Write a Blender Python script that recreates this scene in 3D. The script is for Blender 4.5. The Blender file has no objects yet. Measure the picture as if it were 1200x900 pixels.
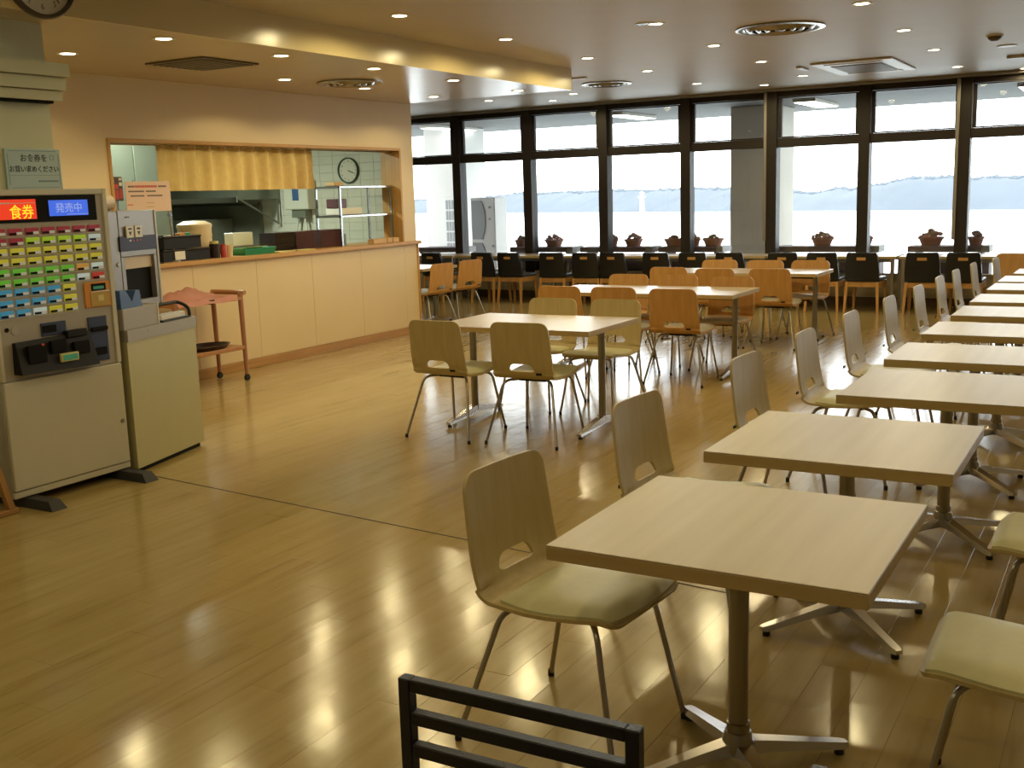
import bpy, bmesh, math, random
from mathutils import Vector, Matrix
random.seed(7)
PI = math.pi
SC = bpy.context.scene
COL = SC.collection

# ------------------------------------------------------------------ camera, world, exposure
H = 1.5948
PITCH, ROLL, YAW, F = 0.17379, 0.03115, 0.52772, 1266.28
fw = Vector((-math.sin(YAW)*math.cos(PITCH), math.cos(YAW)*math.cos(PITCH), -math.sin(PITCH)))
rt = Vector((math.cos(YAW), math.sin(YAW), 0))
up = rt.cross(fw)
r2 = rt*math.cos(ROLL) - up*math.sin(ROLL)
u2 = up*math.cos(ROLL) + rt*math.sin(ROLL)
cam_d = bpy.data.cameras.new('camera'); cam = bpy.data.objects.new('camera', cam_d); COL.objects.link(cam)
cam_d.sensor_width = 36; cam_d.lens = F*36/1200; cam_d.clip_start = .05; cam_d.clip_end = 5000
M = Matrix((r2, u2, -fw)).transposed().to_4x4(); M.translation = (0, 0, H)
cam.matrix_world = M
SC.camera = cam

W = bpy.data.worlds.new('overcast_sky'); SC.world = W; W.use_nodes = True
nt = W.node_tree; bg = nt.nodes['Background']
bg.inputs[0].default_value = (.93, .97, 1.0, 1); bg.inputs[1].default_value = 7.0
SC.view_settings.view_transform = 'Standard'; SC.view_settings.look = 'None'
SC.view_settings.gamma = 1; SC.view_settings.exposure = 0.0; SC.view_settings.use_curve_mapping = False
SC.cycles.use_denoising = True
SC.cycles.max_bounces = 8; SC.cycles.diffuse_bounces = 5; SC.cycles.glossy_bounces = 4
SC.cycles.transparent_max_bounces = 12; SC.cycles.sample_clamp_indirect = 6
SC.cycles.caustics_reflective = False; SC.cycles.caustics_refractive = False
LAMP_W = 29.0           # each recessed downlight
LAMP_C = (1.0, .82, .43)

# ------------------------------------------------------------------ helpers
def tag(o, label=None, cat=None, group=None, kind=None):
    if label: o['label'] = label
    if cat: o['category'] = cat
    if group: o['group'] = group
    if kind: o['kind'] = kind
    return o

def thing(name, label, cat, loc=(0, 0, 0), rz=0, group=None, kind=None):
    o = bpy.data.objects.new(name, None); COL.objects.link(o)
    o.empty_display_size = .1
    o.location = loc; o.rotation_euler = (0, 0, rz)
    return tag(o, label, cat, group, kind)

class MB:
    """collects shapes into one mesh"""
    def __init__(s): s.bm = bmesh.new()
    def _xf(s, vs, rot, piv):
        if rot:
            bmesh.ops.rotate(s.bm, verts=vs, cent=piv, matrix=rot)
    def box(s, x0, x1, y0, y1, z0, z1, bev=0, rot=None, seg=1):
        r = bmesh.ops.create_cube(s.bm, size=1); vs = r['verts']
        for v in vs:
            v.co = Vector((x0+(v.co.x+.5)*(x1-x0), y0+(v.co.y+.5)*(y1-y0), z0+(v.co.z+.5)*(z1-z0)))
        if bev:
            es = list({e for v in vs for e in v.link_edges})
            g = bmesh.ops.bevel(s.bm, geom=es, offset=bev, segments=seg, affect='EDGES', profile=.5)
            vs = list({v for f in g['faces'] for v in f.verts} | {v for v in vs if v.is_valid})
        if rot: s._xf(vs, rot, Vector(((x0+x1)/2, (y0+y1)/2, (z0+z1)/2)))
        return s
    def tube(s, pts, r, n=8, caps=True, rr=None):
        P = [Vector(p) for p in pts]; rings = []
        t0 = (P[1]-P[0]).normalized()
        a = Vector((0, 0, 1)) if abs(t0.z) < .9 else Vector((1, 0, 0))
        nrm = t0.cross(a).normalized()
        for i, p in enumerate(P):
            t = ((P[min(i+1, len(P)-1)]-P[i]).normalized() + (P[i]-P[max(i-1, 0)]).normalized()).normalized()
            nrm = (nrm - t*nrm.dot(t)).normalized(); b = t.cross(nrm)
            R = rr[i] if rr else r
            rings.append([s.bm.verts.new(p + (nrm*math.cos(2*PI*k/n) + b*math.sin(2*PI*k/n))*R) for k in range(n)])
        for A, B in zip(rings, rings[1:]):
            for k in range(n): s.bm.faces.new((A[k], A[(k+1) % n], B[(k+1) % n], B[k]))
        if caps:
            s.bm.faces.new(rings[0][::-1]); s.bm.faces.new(rings[-1])
        return s
    def lathe(s, prof, n=24, c=(0, 0, 0), close=False):
        rings = []
        for r, z in prof:
            if r < 1e-6: rings.append([s.bm.verts.new((c[0], c[1], c[2]+z))])
            else: rings.append([s.bm.verts.new((c[0]+r*math.cos(2*PI*k/n), c[1]+r*math.sin(2*PI*k/n), c[2]+z)) for k in range(n)])
        for A, B in zip(rings, rings[1:]):
            for k in range(n):
                if len(A) == 1 and len(B) == 1: continue
                if len(A) == 1: s.bm.faces.new((A[0], B[(k+1) % n], B[k]))
                elif len(B) == 1: s.bm.faces.new((A[k], A[(k+1) % n], B[0]))
                else: s.bm.faces.new((A[k], A[(k+1) % n], B[(k+1) % n], B[k]))
        return s
    def prism(s, pts, z0, z1):
        a = [s.bm.verts.new((x, y, z0)) for x, y in pts]; b = [s.bm.verts.new((x, y, z1)) for x, y in pts]
        n = len(pts); s.bm.faces.new(a[::-1]); s.bm.faces.new(b)
        for k in range(n): s.bm.faces.new((a[k], a[(k+1) % n], b[(k+1) % n], b[k]))
        return s
    def hexa(s, b4, t4):
        a = [s.bm.verts.new(p) for p in b4]; b = [s.bm.verts.new(p) for p in t4]
        s.bm.faces.new(a[::-1]); s.bm.faces.new(b)
        for k in range(4): s.bm.faces.new((a[k], a[(k+1) % 4], b[(k+1) % 4], b[k]))
        return s
    def ball(s, c, r, sub=1, sx=1, sy=1, sz=1, jit=0):
        g = bmesh.ops.create_icosphere(s.bm, subdivisions=sub, radius=r)
        for v in g['verts']:
            j = 1+random.uniform(-jit, jit)
            v.co = Vector((v.co.x*sx*j+c[0], v.co.y*sy*j+c[1], v.co.z*sz*j+c[2]))
        return s
    def rotate(s, m, c=(0, 0, 0)):
        bmesh.ops.rotate(s.bm, verts=s.bm.verts[:], cent=c, matrix=m); return s
    def move(s, d):
        bmesh.ops.translate(s.bm, verts=s.bm.verts[:], vec=d); return s
    def build(s, name, mat, parent=None, smooth=False, loc=(0, 0, 0), ang=35):
        bmesh.ops.recalc_face_normals(s.bm, faces=s.bm.faces[:])
        me = bpy.data.meshes.new(name); s.bm.to_mesh(me); s.bm.free()
        me.materials.append(mat)
        if smooth:
            me.shade_smooth(); me.set_sharp_from_angle(angle=math.radians(ang))
        o = bpy.data.objects.new(name, me); COL.objects.link(o); o.location = loc
        if parent: o.parent = parent
        return o

def mesh_obj(name, me, parent=None, loc=(0, 0, 0), rot=(0, 0, 0)):
    o = bpy.data.objects.new(name, me); COL.objects.link(o); o.location = loc; o.rotation_euler = rot
    if parent: o.parent = parent
    return o

def dup(root, loc=None, rz=None, label=None, group=None):
    def cp(o, par):
        c = o.copy(); COL.objects.link(c)
        if par is not None: c.parent = par
        for ch in list(o.children): cp(ch, c)
        return c
    r = cp(root, None)
    if loc is not None: r.location = loc
    if rz is not None: r.rotation_euler = (0, 0, rz)
    if label: r['label'] = label
    if group: r['group'] = group
    return r

def repl_mat(root, names, mat):
    """give one copy of a thing another finish (own mesh data for the named parts)"""
    for c in root.children:
        if c.name.split('.')[0] in names:
            key = (c.data.name, mat.name)
            if key not in RM:
                d = c.data.copy(); d.materials[0] = mat; RM[key] = d
            c.data = RM[key]
RM = {}

def text(body, size, mat, parent, loc, name='lettering', align='LEFT', bold=0.0, ext=.0006, sx=1.0):
    """flat lettering facing local -y, up = z"""
    cu = bpy.data.curves.new('t', 'FONT'); cu.body = body; cu.size = size; cu.align_x = align
    cu.extrude = ext; cu.offset = bold; cu.resolution_u = 3
    t = bpy.data.objects.new('t', cu); COL.objects.link(t)
    dg = bpy.context.evaluated_depsgraph_get(); dg.update()
    me = bpy.data.meshes.new_from_object(t.evaluated_get(dg))
    bpy.data.objects.remove(t); bpy.data.curves.remove(cu)
    me.name = name
    for v in me.vertices: v.co = Vector((v.co.x*sx, -v.co.z, v.co.y))
    me.materials.clear(); me.materials.append(mat)
    return mesh_obj(name, me, parent, loc)

def fillet(pts, r, n=5):
    P = [Vector(p) for p in pts]; out = [P[0]]
    for a, b, c in zip(P, P[1:], P[2:]):
        d1 = (a-b); d2 = (c-b); k = min(r, d1.length*.48, d2.length*.48)
        p0 = b+d1.normalized()*k; p1 = b+d2.normalized()*k
        for i in range(n+1):
            t = i/n; out.append(p0*(1-t)**2 + b*2*t*(1-t) + p1*t*t)
    out.append(P[-1]); return out

# ------------------------------------------------------------------ materials
def mat(name, col, rough=.5, metal=0, spec=.5, coat=0, crough=.1, var=0, scale=8, bump=0, bscale=40, stretch=(1, 1, 1), emit=None, estr=0, sheen=0):
    m = bpy.data.materials.new(name); m.use_nodes = True; n = m.node_tree; N = n.nodes; L = n.links
    p = N['Principled BSDF']
    p.inputs['Base Color'].default_value = (*col, 1); p.inputs['Roughness'].default_value = rough
    p.inputs['Metallic'].default_value = metal; p.inputs['Specular IOR Level'].default_value = spec
    p.inputs['Coat Weight'].default_value = coat; p.inputs['Coat Roughness'].default_value = crough
    p.inputs['Sheen Weight'].default_value = sheen
    if emit:
        p.inputs['Emission Color'].default_value = (*emit, 1); p.inputs['Emission Strength'].default_value = estr
    if var or bump:
        tc = N.new('ShaderNodeTexCoord'); mp = N.new('ShaderNodeMapping'); mp.inputs['Scale'].default_value = stretch
        L.new(tc.outputs['Object'], mp.inputs[0])
    if var:
        nz = N.new('ShaderNodeTexNoise'); nz.inputs['Scale'].default_value = scale; nz.inputs['Detail'].default_value = 4
        L.new(mp.outputs[0], nz.inputs[0])
        cr = N.new('ShaderNodeValToRGB'); cr.color_ramp.elements[0].position = .3; cr.color_ramp.elements[1].position = .7
        cr.color_ramp.elements[0].color = (*[c*(1-var) for c in col], 1); cr.color_ramp.elements[1].color = (*[min(1, c*(1+var)) for c in col], 1)
        L.new(nz.outputs[0], cr.inputs[0]); L.new(cr.outputs[0], p.inputs['Base Color'])
    if bump:
        nb = N.new('ShaderNodeTexNoise'); nb.inputs['Scale'].default_value = bscale; nb.inputs['Detail'].default_value = 3
        L.new(mp.outputs[0], nb.inputs[0])
        b = N.new('ShaderNodeBump'); b.inputs['Strength'].default_value = bump; b.inputs['Distance'].default_value = .01
        L.new(nb.outputs[0], b.inputs['Height']); L.new(b.outputs[0], p.inputs['Normal'])
    return m

def floor_material():
    m = bpy.data.materials.new('vinyl_oak_plank'); m.use_nodes = True; n = m.node_tree; N = n.nodes; L = n.links
    p = N['Principled BSDF']
    geo = N.new('ShaderNodeNewGeometry'); oi = N.new('ShaderNodeObjectInfo')
    mp = N.new('ShaderNodeMapping'); mp.inputs['Scale'].default_value = (16, 1.3, 1)
    L.new(geo.outputs['Position'], mp.inputs[0])
    nz = N.new('ShaderNodeTexNoise'); nz.inputs['Scale'].default_value = 1.0; nz.inputs['Detail'].default_value = 5; nz.inputs['Roughness'].default_value = .6
    L.new(mp.outputs[0], nz.inputs[0])
    add = N.new('ShaderNodeMath'); add.operation = 'ADD'
    L.new(oi.outputs['Random'], add.inputs[0]); L.new(geo.outputs['Random Per Island'], add.inputs[1])
    fr = N.new('ShaderNodeMath'); fr.operation = 'FRACT'; L.new(add.outputs[0], fr.inputs[0])
    mul = N.new('ShaderNodeMath'); mul.operation = 'MULTIPLY_ADD'; mul.inputs[1].default_value = .16; mul.inputs[2].default_value = -.08
    L.new(fr.outputs[0], mul.inputs[0])
    ad2 = N.new('ShaderNodeMath'); ad2.operation = 'ADD'; L.new(nz.outputs[0], ad2.inputs[0]); L.new(mul.outputs[0], ad2.inputs[1])
    cr = N.new('ShaderNodeValToRGB'); e = cr.color_ramp.elements
    e[0].position = .22; e[0].color = (.305, .205, .072, 1); e[1].position = .72; e[1].color = (.45, .34, .142, 1)
    x = e.new(.42); x.color = (.395, .29, .11, 1)
    L.new(ad2.outputs[0], cr.inputs[0]); L.new(cr.outputs[0], p.inputs['Base Color'])
    p.inputs['Roughness'].default_value = .16; p.inputs['Specular IOR Level'].default_value = .62
    nb = N.new('ShaderNodeTexNoise'); nb.inputs['Scale'].default_value = 7; nb.inputs['Detail'].default_value = 2
    L.new(geo.outputs['Position'], nb.inputs[0])
    b = N.new('ShaderNodeBump'); b.inputs['Strength'].default_value = .12; b.inputs['Distance'].default_value = .01
    L.new(nb.outputs[0], b.inputs['Height']); L.new(b.outputs[0], p.inputs['Normal'])
    return m

def wood(name, c0, c1, rough=.4, axis=1, sc=1.0, coat=0):
    m = bpy.data.materials.new(name); m.use_nodes = True; n = m.node_tree; N = n.nodes; L = n.links
    p = N['Principled BSDF']; tc = N.new('ShaderNodeTexCoord'); mp = N.new('ShaderNodeMapping')
    s = [28*sc]*3; s[axis] = 1.6*sc; mp.inputs['Scale'].default_value = s
    L.new(tc.outputs['Object'], mp.inputs[0])
    nz = N.new('ShaderNodeTexNoise'); nz.inputs['Scale'].default_value = 1; nz.inputs['Detail'].default_value = 4
    L.new(mp.outputs[0], nz.inputs[0])
    cr = N.new('ShaderNodeValToRGB'); e = cr.color_ramp.elements
    e[0].position = .3; e[0].color = (*c0, 1); e[1].position = .7; e[1].color = (*c1, 1)
    L.new(nz.outputs[0], cr.inputs[0]); L.new(cr.outputs[0], p.inputs['Base Color'])
    p.inputs['Roughness'].default_value = rough; p.inputs['Coat Weight'].default_value = coat
    return m

def glass_mat():
    m = bpy.data.materials.new('window_glass'); m.use_nodes = True; n = m.node_tree; N = n.nodes; L = n.links
    N.remove(N['Principled BSDF']); out = N['Material Output']
    tr = N.new('ShaderNodeBsdfTransparent'); tr.inputs[0].default_value = (.94, .96, .95, 1)
    gl = N.new('ShaderNodeBsdfGlossy'); gl.inputs['Roughness'].default_value = .02
    fr = N.new('ShaderNodeFresnel'); fr.inputs[0].default_value = 1.45
    mx = N.new('ShaderNodeMixShader'); L.new(fr.outputs[0], mx.inputs[0]); L.new(tr.outputs[0], mx.inputs[1]); L.new(gl.outputs[0], mx.inputs[2])
    L.new(mx.outputs[0], out.inputs[0]); return m

M_floor = floor_material()
M_sub = mat('floor_screed', (.10, .07, .03), .8)
M_soff = mat('gloss_painted_soffit', (.50, .40, .25), .26, spec=.5, var=.02, scale=3)
M_ceil = mat('painted_ceiling', (.56, .485, .37), .5, spec=.35, var=.02, scale=3, bump=.02, bscale=60)
M_kwall = mat('cream_wall_paper', (.74, .59, .35), .42, var=.02, scale=2, bump=.03, bscale=90)
M_bulk = mat('cream_gloss_panel', (.66, .55, .30), .22, var=.02, scale=2)
M_green = mat('pale_sage_paint', (.60, .61, .43), .6, var=.02, scale=3)
M_wallp = mat('off_white_paint', (.52, .47, .37), .7, var=.03, scale=2)
M_wallw = mat('sill_wall_cream', (.76, .70, .56), .7, var=.03, scale=2)
M_base = wood('baseboard_wood', (.38, .20, .06), (.50, .28, .10), .35, axis=1)
M_darkbase = mat('dark_baseboard', (.10, .06, .035), .5, var=.1)
M_trim = wood('opening_trim_wood', (.46, .25, .075), (.60, .35, .12), .38, axis=1)
M_trimv = wood('opening_trim_wood_upright', (.46, .25, .075), (.60, .35, .12), .38, axis=2)
M_bronze = mat('dark_bronze_aluminium', (.020, .014, .012), .5, metal=0, spec=.35, var=.08)
M_greystrip = mat('grey_aluminium', (.30, .28, .26), .45, metal=.7)
M_glass = glass_mat()
M_maple = wood('maple_ply', (.48, .375, .17), (.56, .45, .225), .42, axis=2, coat=0)
M_ply_edge = mat('ply_edge', (.40, .27, .13), .5, var=.15, scale=60)
M_beech = wood('beech_ply', (.50, .255, .075), (.60, .33, .11), .42, axis=2, coat=0)
M_pad = mat('cream_green_vinyl', (.62, .60, .35), .42, var=.03, scale=30, bump=.05, bscale=250)
M_padg = mat('grey_beige_vinyl', (.50, .46, .36), .42, var=.03, scale=30, bump=.05, bscale=250)
M_steel = mat('satin_steel', (.42, .40, .36), .32, metal=1)
M_alu = mat('polished_aluminium', (.62, .60, .60), .22, metal=1)
M_post = mat('brushed_post_steel', (.34, .32, .28), .3, metal=1)
M_black = mat('black_plastic', (.008, .008, .009), .5, spec=.3)
M_rub = mat('black_rubber', (.015, .015, .015), .8)
M_top = wood('light_ash_laminate', (.475, .385, .25), (.535, .44, .30), .36, axis=1, sc=.8)
M_edge = wood('ash_edge_band', (.46, .33, .14), (.53, .40, .18), .45, axis=0)
M_topm = wood('warm_ash_laminate', (.46, .36, .245), (.53, .425, .30), .30, axis=0, sc=.8)
M_stoolb = mat('black_leatherette', (.010, .010, .012), .38, var=.1, bump=.05, bscale=200)
M_stoolw = wood('orange_beech_frame', (.50, .25, .07), (.60, .33, .11), .4, axis=2)
M_seatblue = mat('slate_blue_cushion', (.07, .09, .13), .35, var=.1)
M_blackmetal = mat('black_painted_steel', (.010, .010, .014), .38, var=.2, scale=60, bump=.35, bscale=500)
M_mach = mat('machine_ivory_steel', (.56, .54, .44), .4, var=.01)
M_machside = mat('machine_grey_steel', (.40, .39, .35), .42, var=.01)
M_machpan = mat('machine_grey_panel', (.38, .35, .30), .4)
M_feet = mat('machine_foot_black', (.03, .03, .032), .6)
M_cab = mat('cabinet_olive_laminate', (.50, .46, .24), .55, var=.02)
M_cabgrey = mat('cabinet_grey_top', (.36, .33, .28), .45)
M_disp = mat('dispenser_silver', (.30, .275, .24), .35, metal=.3)
M_disps = mat('dispenser_pale_edge', (.48, .46, .40), .35)
M_navy = mat('navy_plastic', (.035, .05, .12), .4)
M_dispnl = mat('display_aubergine', (.022, .016, .035), .4, spec=.25)
M_blue = mat('blue_plastic', (.05, .11, .26), .4)
M_white = mat('white_card', (.75, .73, .68), .6)
M_cream = mat('cream_plastic', (.66, .52, .33), .45)
M_pink = mat('pink_tray_cloth', (.84, .47, .39), .7, var=.06, bump=.2, bscale=120)
M_cart = wood('trolley_wood', (.38, .17, .07), (.48, .23, .10), .4, axis=1)
M_cartv = wood('trolley_wood_upright', (.36, .16, .09), (.44, .20, .11), .4, axis=2)
M_chrome = mat('chrome', (.50, .50, .50), .22, metal=1)
M_inox = mat('kitchen_stainless', (.27, .29, .235), .32, metal=.8, var=.05, scale=3)
M_inoxd = mat('oven_dark_steel', (.17, .18, .145), .4, metal=.2, var=.2, scale=2)
M_tile = mat('white_wall_tile', (.62, .62, .54), .25)
M_grout = mat('tile_grout', (.40, .40, .34), .8)
M_curt = mat('ochre_cotton', (.74, .56, .29), .8, var=.05, scale=20, bump=.1, bscale=300)
M_purple = mat('plum_lacquer', (.10, .045, .055), .35, var=.1)
M_blacklaq = mat('black_lacquer', (.022, .012, .014), .3)
M_greenp = mat('green_plastic', (.02, .26, .14), .35)
M_yellowp = mat('pale_yellow_paper', (.62, .55, .22), .6)
M_red = mat('red_plastic', (.42, .04, .03), .4)
M_woodbox = wood('pale_wood_box', (.55, .35, .15), (.64, .43, .21), .5, axis=1)
M_terr = mat('grey_terrace_concrete', (.22, .215, .21), .8, var=.05, scale=1)
M_colm = mat('column_render', (.52, .49, .43), .8, var=.05, scale=2, bump=.1, bscale=30)
M_colw = mat('white_column_paint', (.80, .78, .74), .7, var=.02)
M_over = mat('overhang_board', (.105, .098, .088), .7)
M_planter = mat('dark_purple_brown_planter', (.24, .165, .17), .55, var=.1)
M_planterend = mat('planter_grey_end', (.40, .38, .38), .5)
M_pot = mat('terracotta_pot', (.46, .22, .18), .7, var=.1)
M_flower = mat('dusty_pink_petals', (.66, .40, .40), .7, var=.25, scale=30)
M_leafp = mat('dull_leaf_and_stem', (.34, .27, .20), .6, var=.3, scale=30)
M_water = mat('calm_grey_water', (.55, .60, .62), .12, spec=.6, bump=.25, bscale=.6)
M_hill = mat('haze_tinted_crowns', (.088, .106, .130), .95, var=.06, scale=.06)  # blue-grey of distant haze is put into the base colour
M_hillg = mat('haze_tinted_hillside', (.088, .106, .130), .95, var=.08, scale=.02)  # same haze tint in the slope's own colour, no volume
M_tower = mat('pale_tower_paint', (.75, .68, .55), .7)
M_acw = mat('outdoor_unit_white', (.78, .77, .74), .5)
M_acg = mat('outdoor_unit_grey', (.35, .36, .37), .6)
M_dark = mat('slot_black', (.006, .006, .006), .7, spec=.15)
M_ivory = mat('ceiling_fitting_white', (.62, .58, .50), .4)
M_grille = mat('brown_grille', (.10, .075, .05), .5)
M_bright = mat('diffuser_metal', (.30, .26, .21), .25, metal=.9)
M_lamp = mat('lamp_glow', (1, .9, .7), .5, emit=(1, .86, .58), estr=14)
M_tubeglow = mat('fluorescent_glow', (1, 1, 1), .5, emit=(.96, 1, .95), estr=5)
M_easel = wood('easel_wood', (.33, .17, .06), (.42, .23, .09), .45, axis=2)
M_clockrim = mat('clock_rim_brown', (.07, .055, .045), .4)
M_clockface = mat('clock_face', (.62, .60, .50), .5)
M_green_rim = mat('clock_rim_green', (.05, .10, .07), .3, metal=.4)
M_signbg = mat('sign_pale_blue', (.42, .55, .56), .5)
M_signtx = mat('sign_ink', (.03, .05, .06), .6)
M_signb = mat('sign_border_blue', (.12, .22, .28), .6)
M_posterp = mat('poster_pink', (.70, .50, .40), .55)
M_inkred = mat('poster_red_ink', (.50, .06, .05), .6)
M_inkdk = mat('poster_dark_ink', (.08, .06, .06), .6)
M_scrred = mat('backlit_red', (.5, .02, .01), .4, emit=(.85, .045, .012), estr=.75)
M_scryel = mat('backlit_yellow', (.8, .6, .02), .4, emit=(1, .72, .02), estr=.85)
M_scrblu = mat('lcd_blue', (.05, .12, .6), .3, emit=(.045, .14, .80), estr=.8)
M_scrtxt = mat('lcd_text', (.3, .4, .8), .4, emit=(.32, .42, .85), estr=.6)
M_scrgrn = mat('lcd_green', (.05, .2, .1), .3, emit=(.05, .30, .16), estr=.25)
M_orange = mat('orange_panel', (.62, .25, .03), .4)
M_brass = mat('amber_plate', (.50, .33, .08), .35)
BTN = dict(r=(.30, .03, .05), l=(.38, .62, .03), y=(.58, .55, .05), g=(.14, .52, .05), o=(.60, .33, .07), w=(.58, .74, .80), b=(.06, .32, .58), R=(.5, .05, .04))
M_btn = {k: mat('button_'+n, BTN[k], .3, emit=BTN[k], estr=.22) for k, n in dict(r='crimson', l='lime', y='yellow', g='green', o='amber', w='white', b='blue', R='red').items()}
M_tab = mat('price_tab_white', (.60, .62, .60), .4, emit=(.6, .62, .6), estr=.12)

# ------------------------------------------------------------------ the room
ZC, ZS, ZHI = 2.87, 2.655, 3.2
YW = 14.75
floor = MB().box(-12.2, 4.2, -3.2, YW+.12, -.14, -.012).build('floor', M_sub); tag(floor, kind='structure')
# planks 0.15 x 0.9, running towards the windows; the 300 nearest in view are parts, the rest one part
PW, PL = .15, .92
planks = []
ncol = int(15.6/PW)
for i in range(ncol):
    x = -12.1 + (i+.5)*PW
    off = (i*0.37 % 1)*PL
    y = -.9 + off - PL
    while y < YW:
        y0, y1 = max(y, -.9), min(y+PL, YW-.01)
        if y1-y0 > .05 and not (x < -7.5 and y1 < 10.6) and not (x < -5.6 and y1 < 4.3) and x < 3.5:
            planks.append((x, (y0+y1)/2, y1-y0))
        y += PL
def in_view(x, y):
    d = Vector((x, y, -H)); c = d.dot(fw)
    if c < .4: return False
    return abs(d.dot(r2)/c*F) < 640 and abs(d.dot(u2)/c*F) < 480
vis = sorted([p for p in planks if in_view(p[0], p[1])], key=lambda p: p[0]**2+p[1]**2)
near = set(vis[:300])
PME = {}
def plank_mesh(L):
    k = round(L, 2)
    if k not in PME:
        b = MB(); g = .0003; b.box(-PW/2+g, PW/2-g, -k/2+g, k/2-g, -.012, 0, bev=.0004)
        o = b.build('plank', M_floor); PME[k] = o.data; bpy.data.objects.remove(o)
    return PME[k]
rest = MB()
for p in planks:
    tx, ty = random.gauss(0, .0005), random.gauss(0, .0022)
    if p in near:
        mesh_obj('plank', plank_mesh(p[2]), floor, (p[0], p[1], 0), (tx, ty, 0))
    else:
        g = .0005; x, y, L = p
        def zz(dx, dy): return dx*ty*-1 + dy*tx
        q = [(-PW/2+g, -L/2+g), (PW/2-g, -L/2+g), (PW/2-g, L/2-g), (-PW/2+g, L/2-g)]
        rest.hexa([(x+a, y+c, -.012) for a, c in q], [(x+a, y+c, zz(a, c)) for a, c in q])
o = rest.build('planking', M_floor, floor); o['kind'] = 'stuff'
# expansion strip across the floor
s = MB(); A = Vector((-5.75, 4.42, 0)); B = Vector((-1.3, 3.96, 0)); d = (B-A).normalized(); nn = Vector((-d.y, d.x, 0))*.0035
s.hexa([A-nn, B-nn, B+nn, A+nn], [p+Vector((0, 0, .0022)) for p in (A-nn, B-nn, B+nn, A+nn)])
s.build('expansion_strip', M_darkbase, floor)

def struct(name, mb, m, parent=None, smooth=False):
    o = mb.build(name, m, parent, smooth)
    if not parent: o['kind'] = 'structure'
    return o
struct('ceiling', MB().box(-12.2, 4.2, 5.0, YW+.12, ZC, ZC+.1), M_ceil)
struct('ceiling', MB().box(-7.6, 4.2, -3.2, 5.0, ZHI, ZHI+.1).box(-7.6, 4.2, 4.96, 5.0, ZC, ZHI), M_ceil)
# dropped soffit over the serving aisle with its glossy cream face
struct('ceiling_soffit', MB().box(-7.44, -5.302, 3.86, 10.49, ZS, ZC+.3), M_soff)
struct('trim_1', MB().box(-5.302, -5.28, 3.84, 10.50, ZS-.004, ZHI-.001), M_bulk)
# left wall block (sage), end at Y 4.33
struct('wall_left', MB().box(-7.44, -5.62, -3.2, 4.33, -.01, ZHI), M_green)
struct('wall_right', MB().box(4.0, 4.2, -3.2, YW+.12, -.01, ZHI), M_wallp)
struct('wall_rear', MB().box(-5.62, 4.0, -3.3, -3.2, -.01, ZHI), M_wallp)
struct('wall_far_left', MB().box(-12.2, -12.0, 10.6, YW+.12, -.01, ZC), M_wallp)
# kitchen front wall with the serving hatch
XK = -7.44
OY0, OY1, OZ0, OZ1 = 6.245, 10.368, 1.05, 2.155
kw = MB()
kw.box(XK-.13, XK, 4.33, OY0, -.01, ZC)
kw.box(XK-.13, XK, OY1, 10.62, -.01, ZC)
kw.box(XK-.13, XK, OY0, OY1, OZ1, ZC)
kw.box(XK-.13, XK-.012, OY0, OY1, -.01, OZ0)
kwall = struct('wall_kitchen', kw, M_kwall)
for i in range(5):
    a = OY0 + (OY1-OY0)/5*i
    MB().box(XK-.012, XK, a+.0015, a+(OY1-OY0)/5-.0015, .09, OZ0-.001, bev=.001).build('panel', M_kwall, kwall)
struct('baseboard_kitchen', MB().box(XK, XK+.012, 4.33, 10.62, 0, .088, bev=.003), M_base)
struct('trim_2', MB().box(XK-.05, XK+.014, 10.62, 10.645, 0, OZ0), M_trimv)
# hatch frame + counter
fr = thing('trim_3', None, None, (0, 0, 0), kind='structure')
MB().box(XK-.26, XK+.014, OY0+.001, OY1-.001, OZ1-.032, OZ1-.001, bev=.003).build('head_board', M_trim, fr)
MB().box(XK-.26, XK+.014, OY0+.001, OY0+.03, OZ0+.041, OZ1-.033, bev=.003).build('left_jamb', M_trimv, fr)
MB().box(XK-.26, XK+.014, OY1-.03, OY1-.001, OZ0+.041, OZ1-.033, bev=.003).build('right_jamb', M_trimv, fr)
tag(MB().box(XK-.56, XK+.001, OY0+.001, OY1-.001, OZ0, OZ0+.04).box(XK+.001, XK+.05, OY0-.05, 10.66, OZ0, OZ0+.04, bev=.004).build('serving_counter', M_trim),
    'long orange wood counter top along the kitchen serving hatch', 'counter')
ZK = OZ0+.04
# kitchen shell behind the hatch
struct('wall_kitchen_end', MB().box(-13.2, XK-.26, 10.5, 10.62, -.01, ZC), M_grout)
ke = bpy.data.objects['wall_kitchen_end']
tm = MB().box(0, .204, -.006, 0, 0, .098, bev=.002).build('tile', M_tile); tme = tm.data; bpy.data.objects.remove(tm)
for j in range(13):
    for i in range(11):
        mesh_obj('tile', tme, ke, (-9.98+i*.206 + (.0), 10.5, 1.02+j*.1))
struct('wall_kitchen_back', MB().box(-13.3, -13.2, 4.33, 10.62, -.01, ZC), M_tile)
struct('wall_kitchen_side', MB().box(-13.2, XK-.13, 4.2, 4.33, -.01, ZC), M_tile)
struct('floor_kitchen', MB().box(-13.2, XK-.13, 4.33, 10.5, -.14, -.01), M_grout)
struct('ceiling_kitchen', MB().box(-13.2, XK-.13, 4.33, 10.5, 2.6, 2.7), M_wallp)

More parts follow.
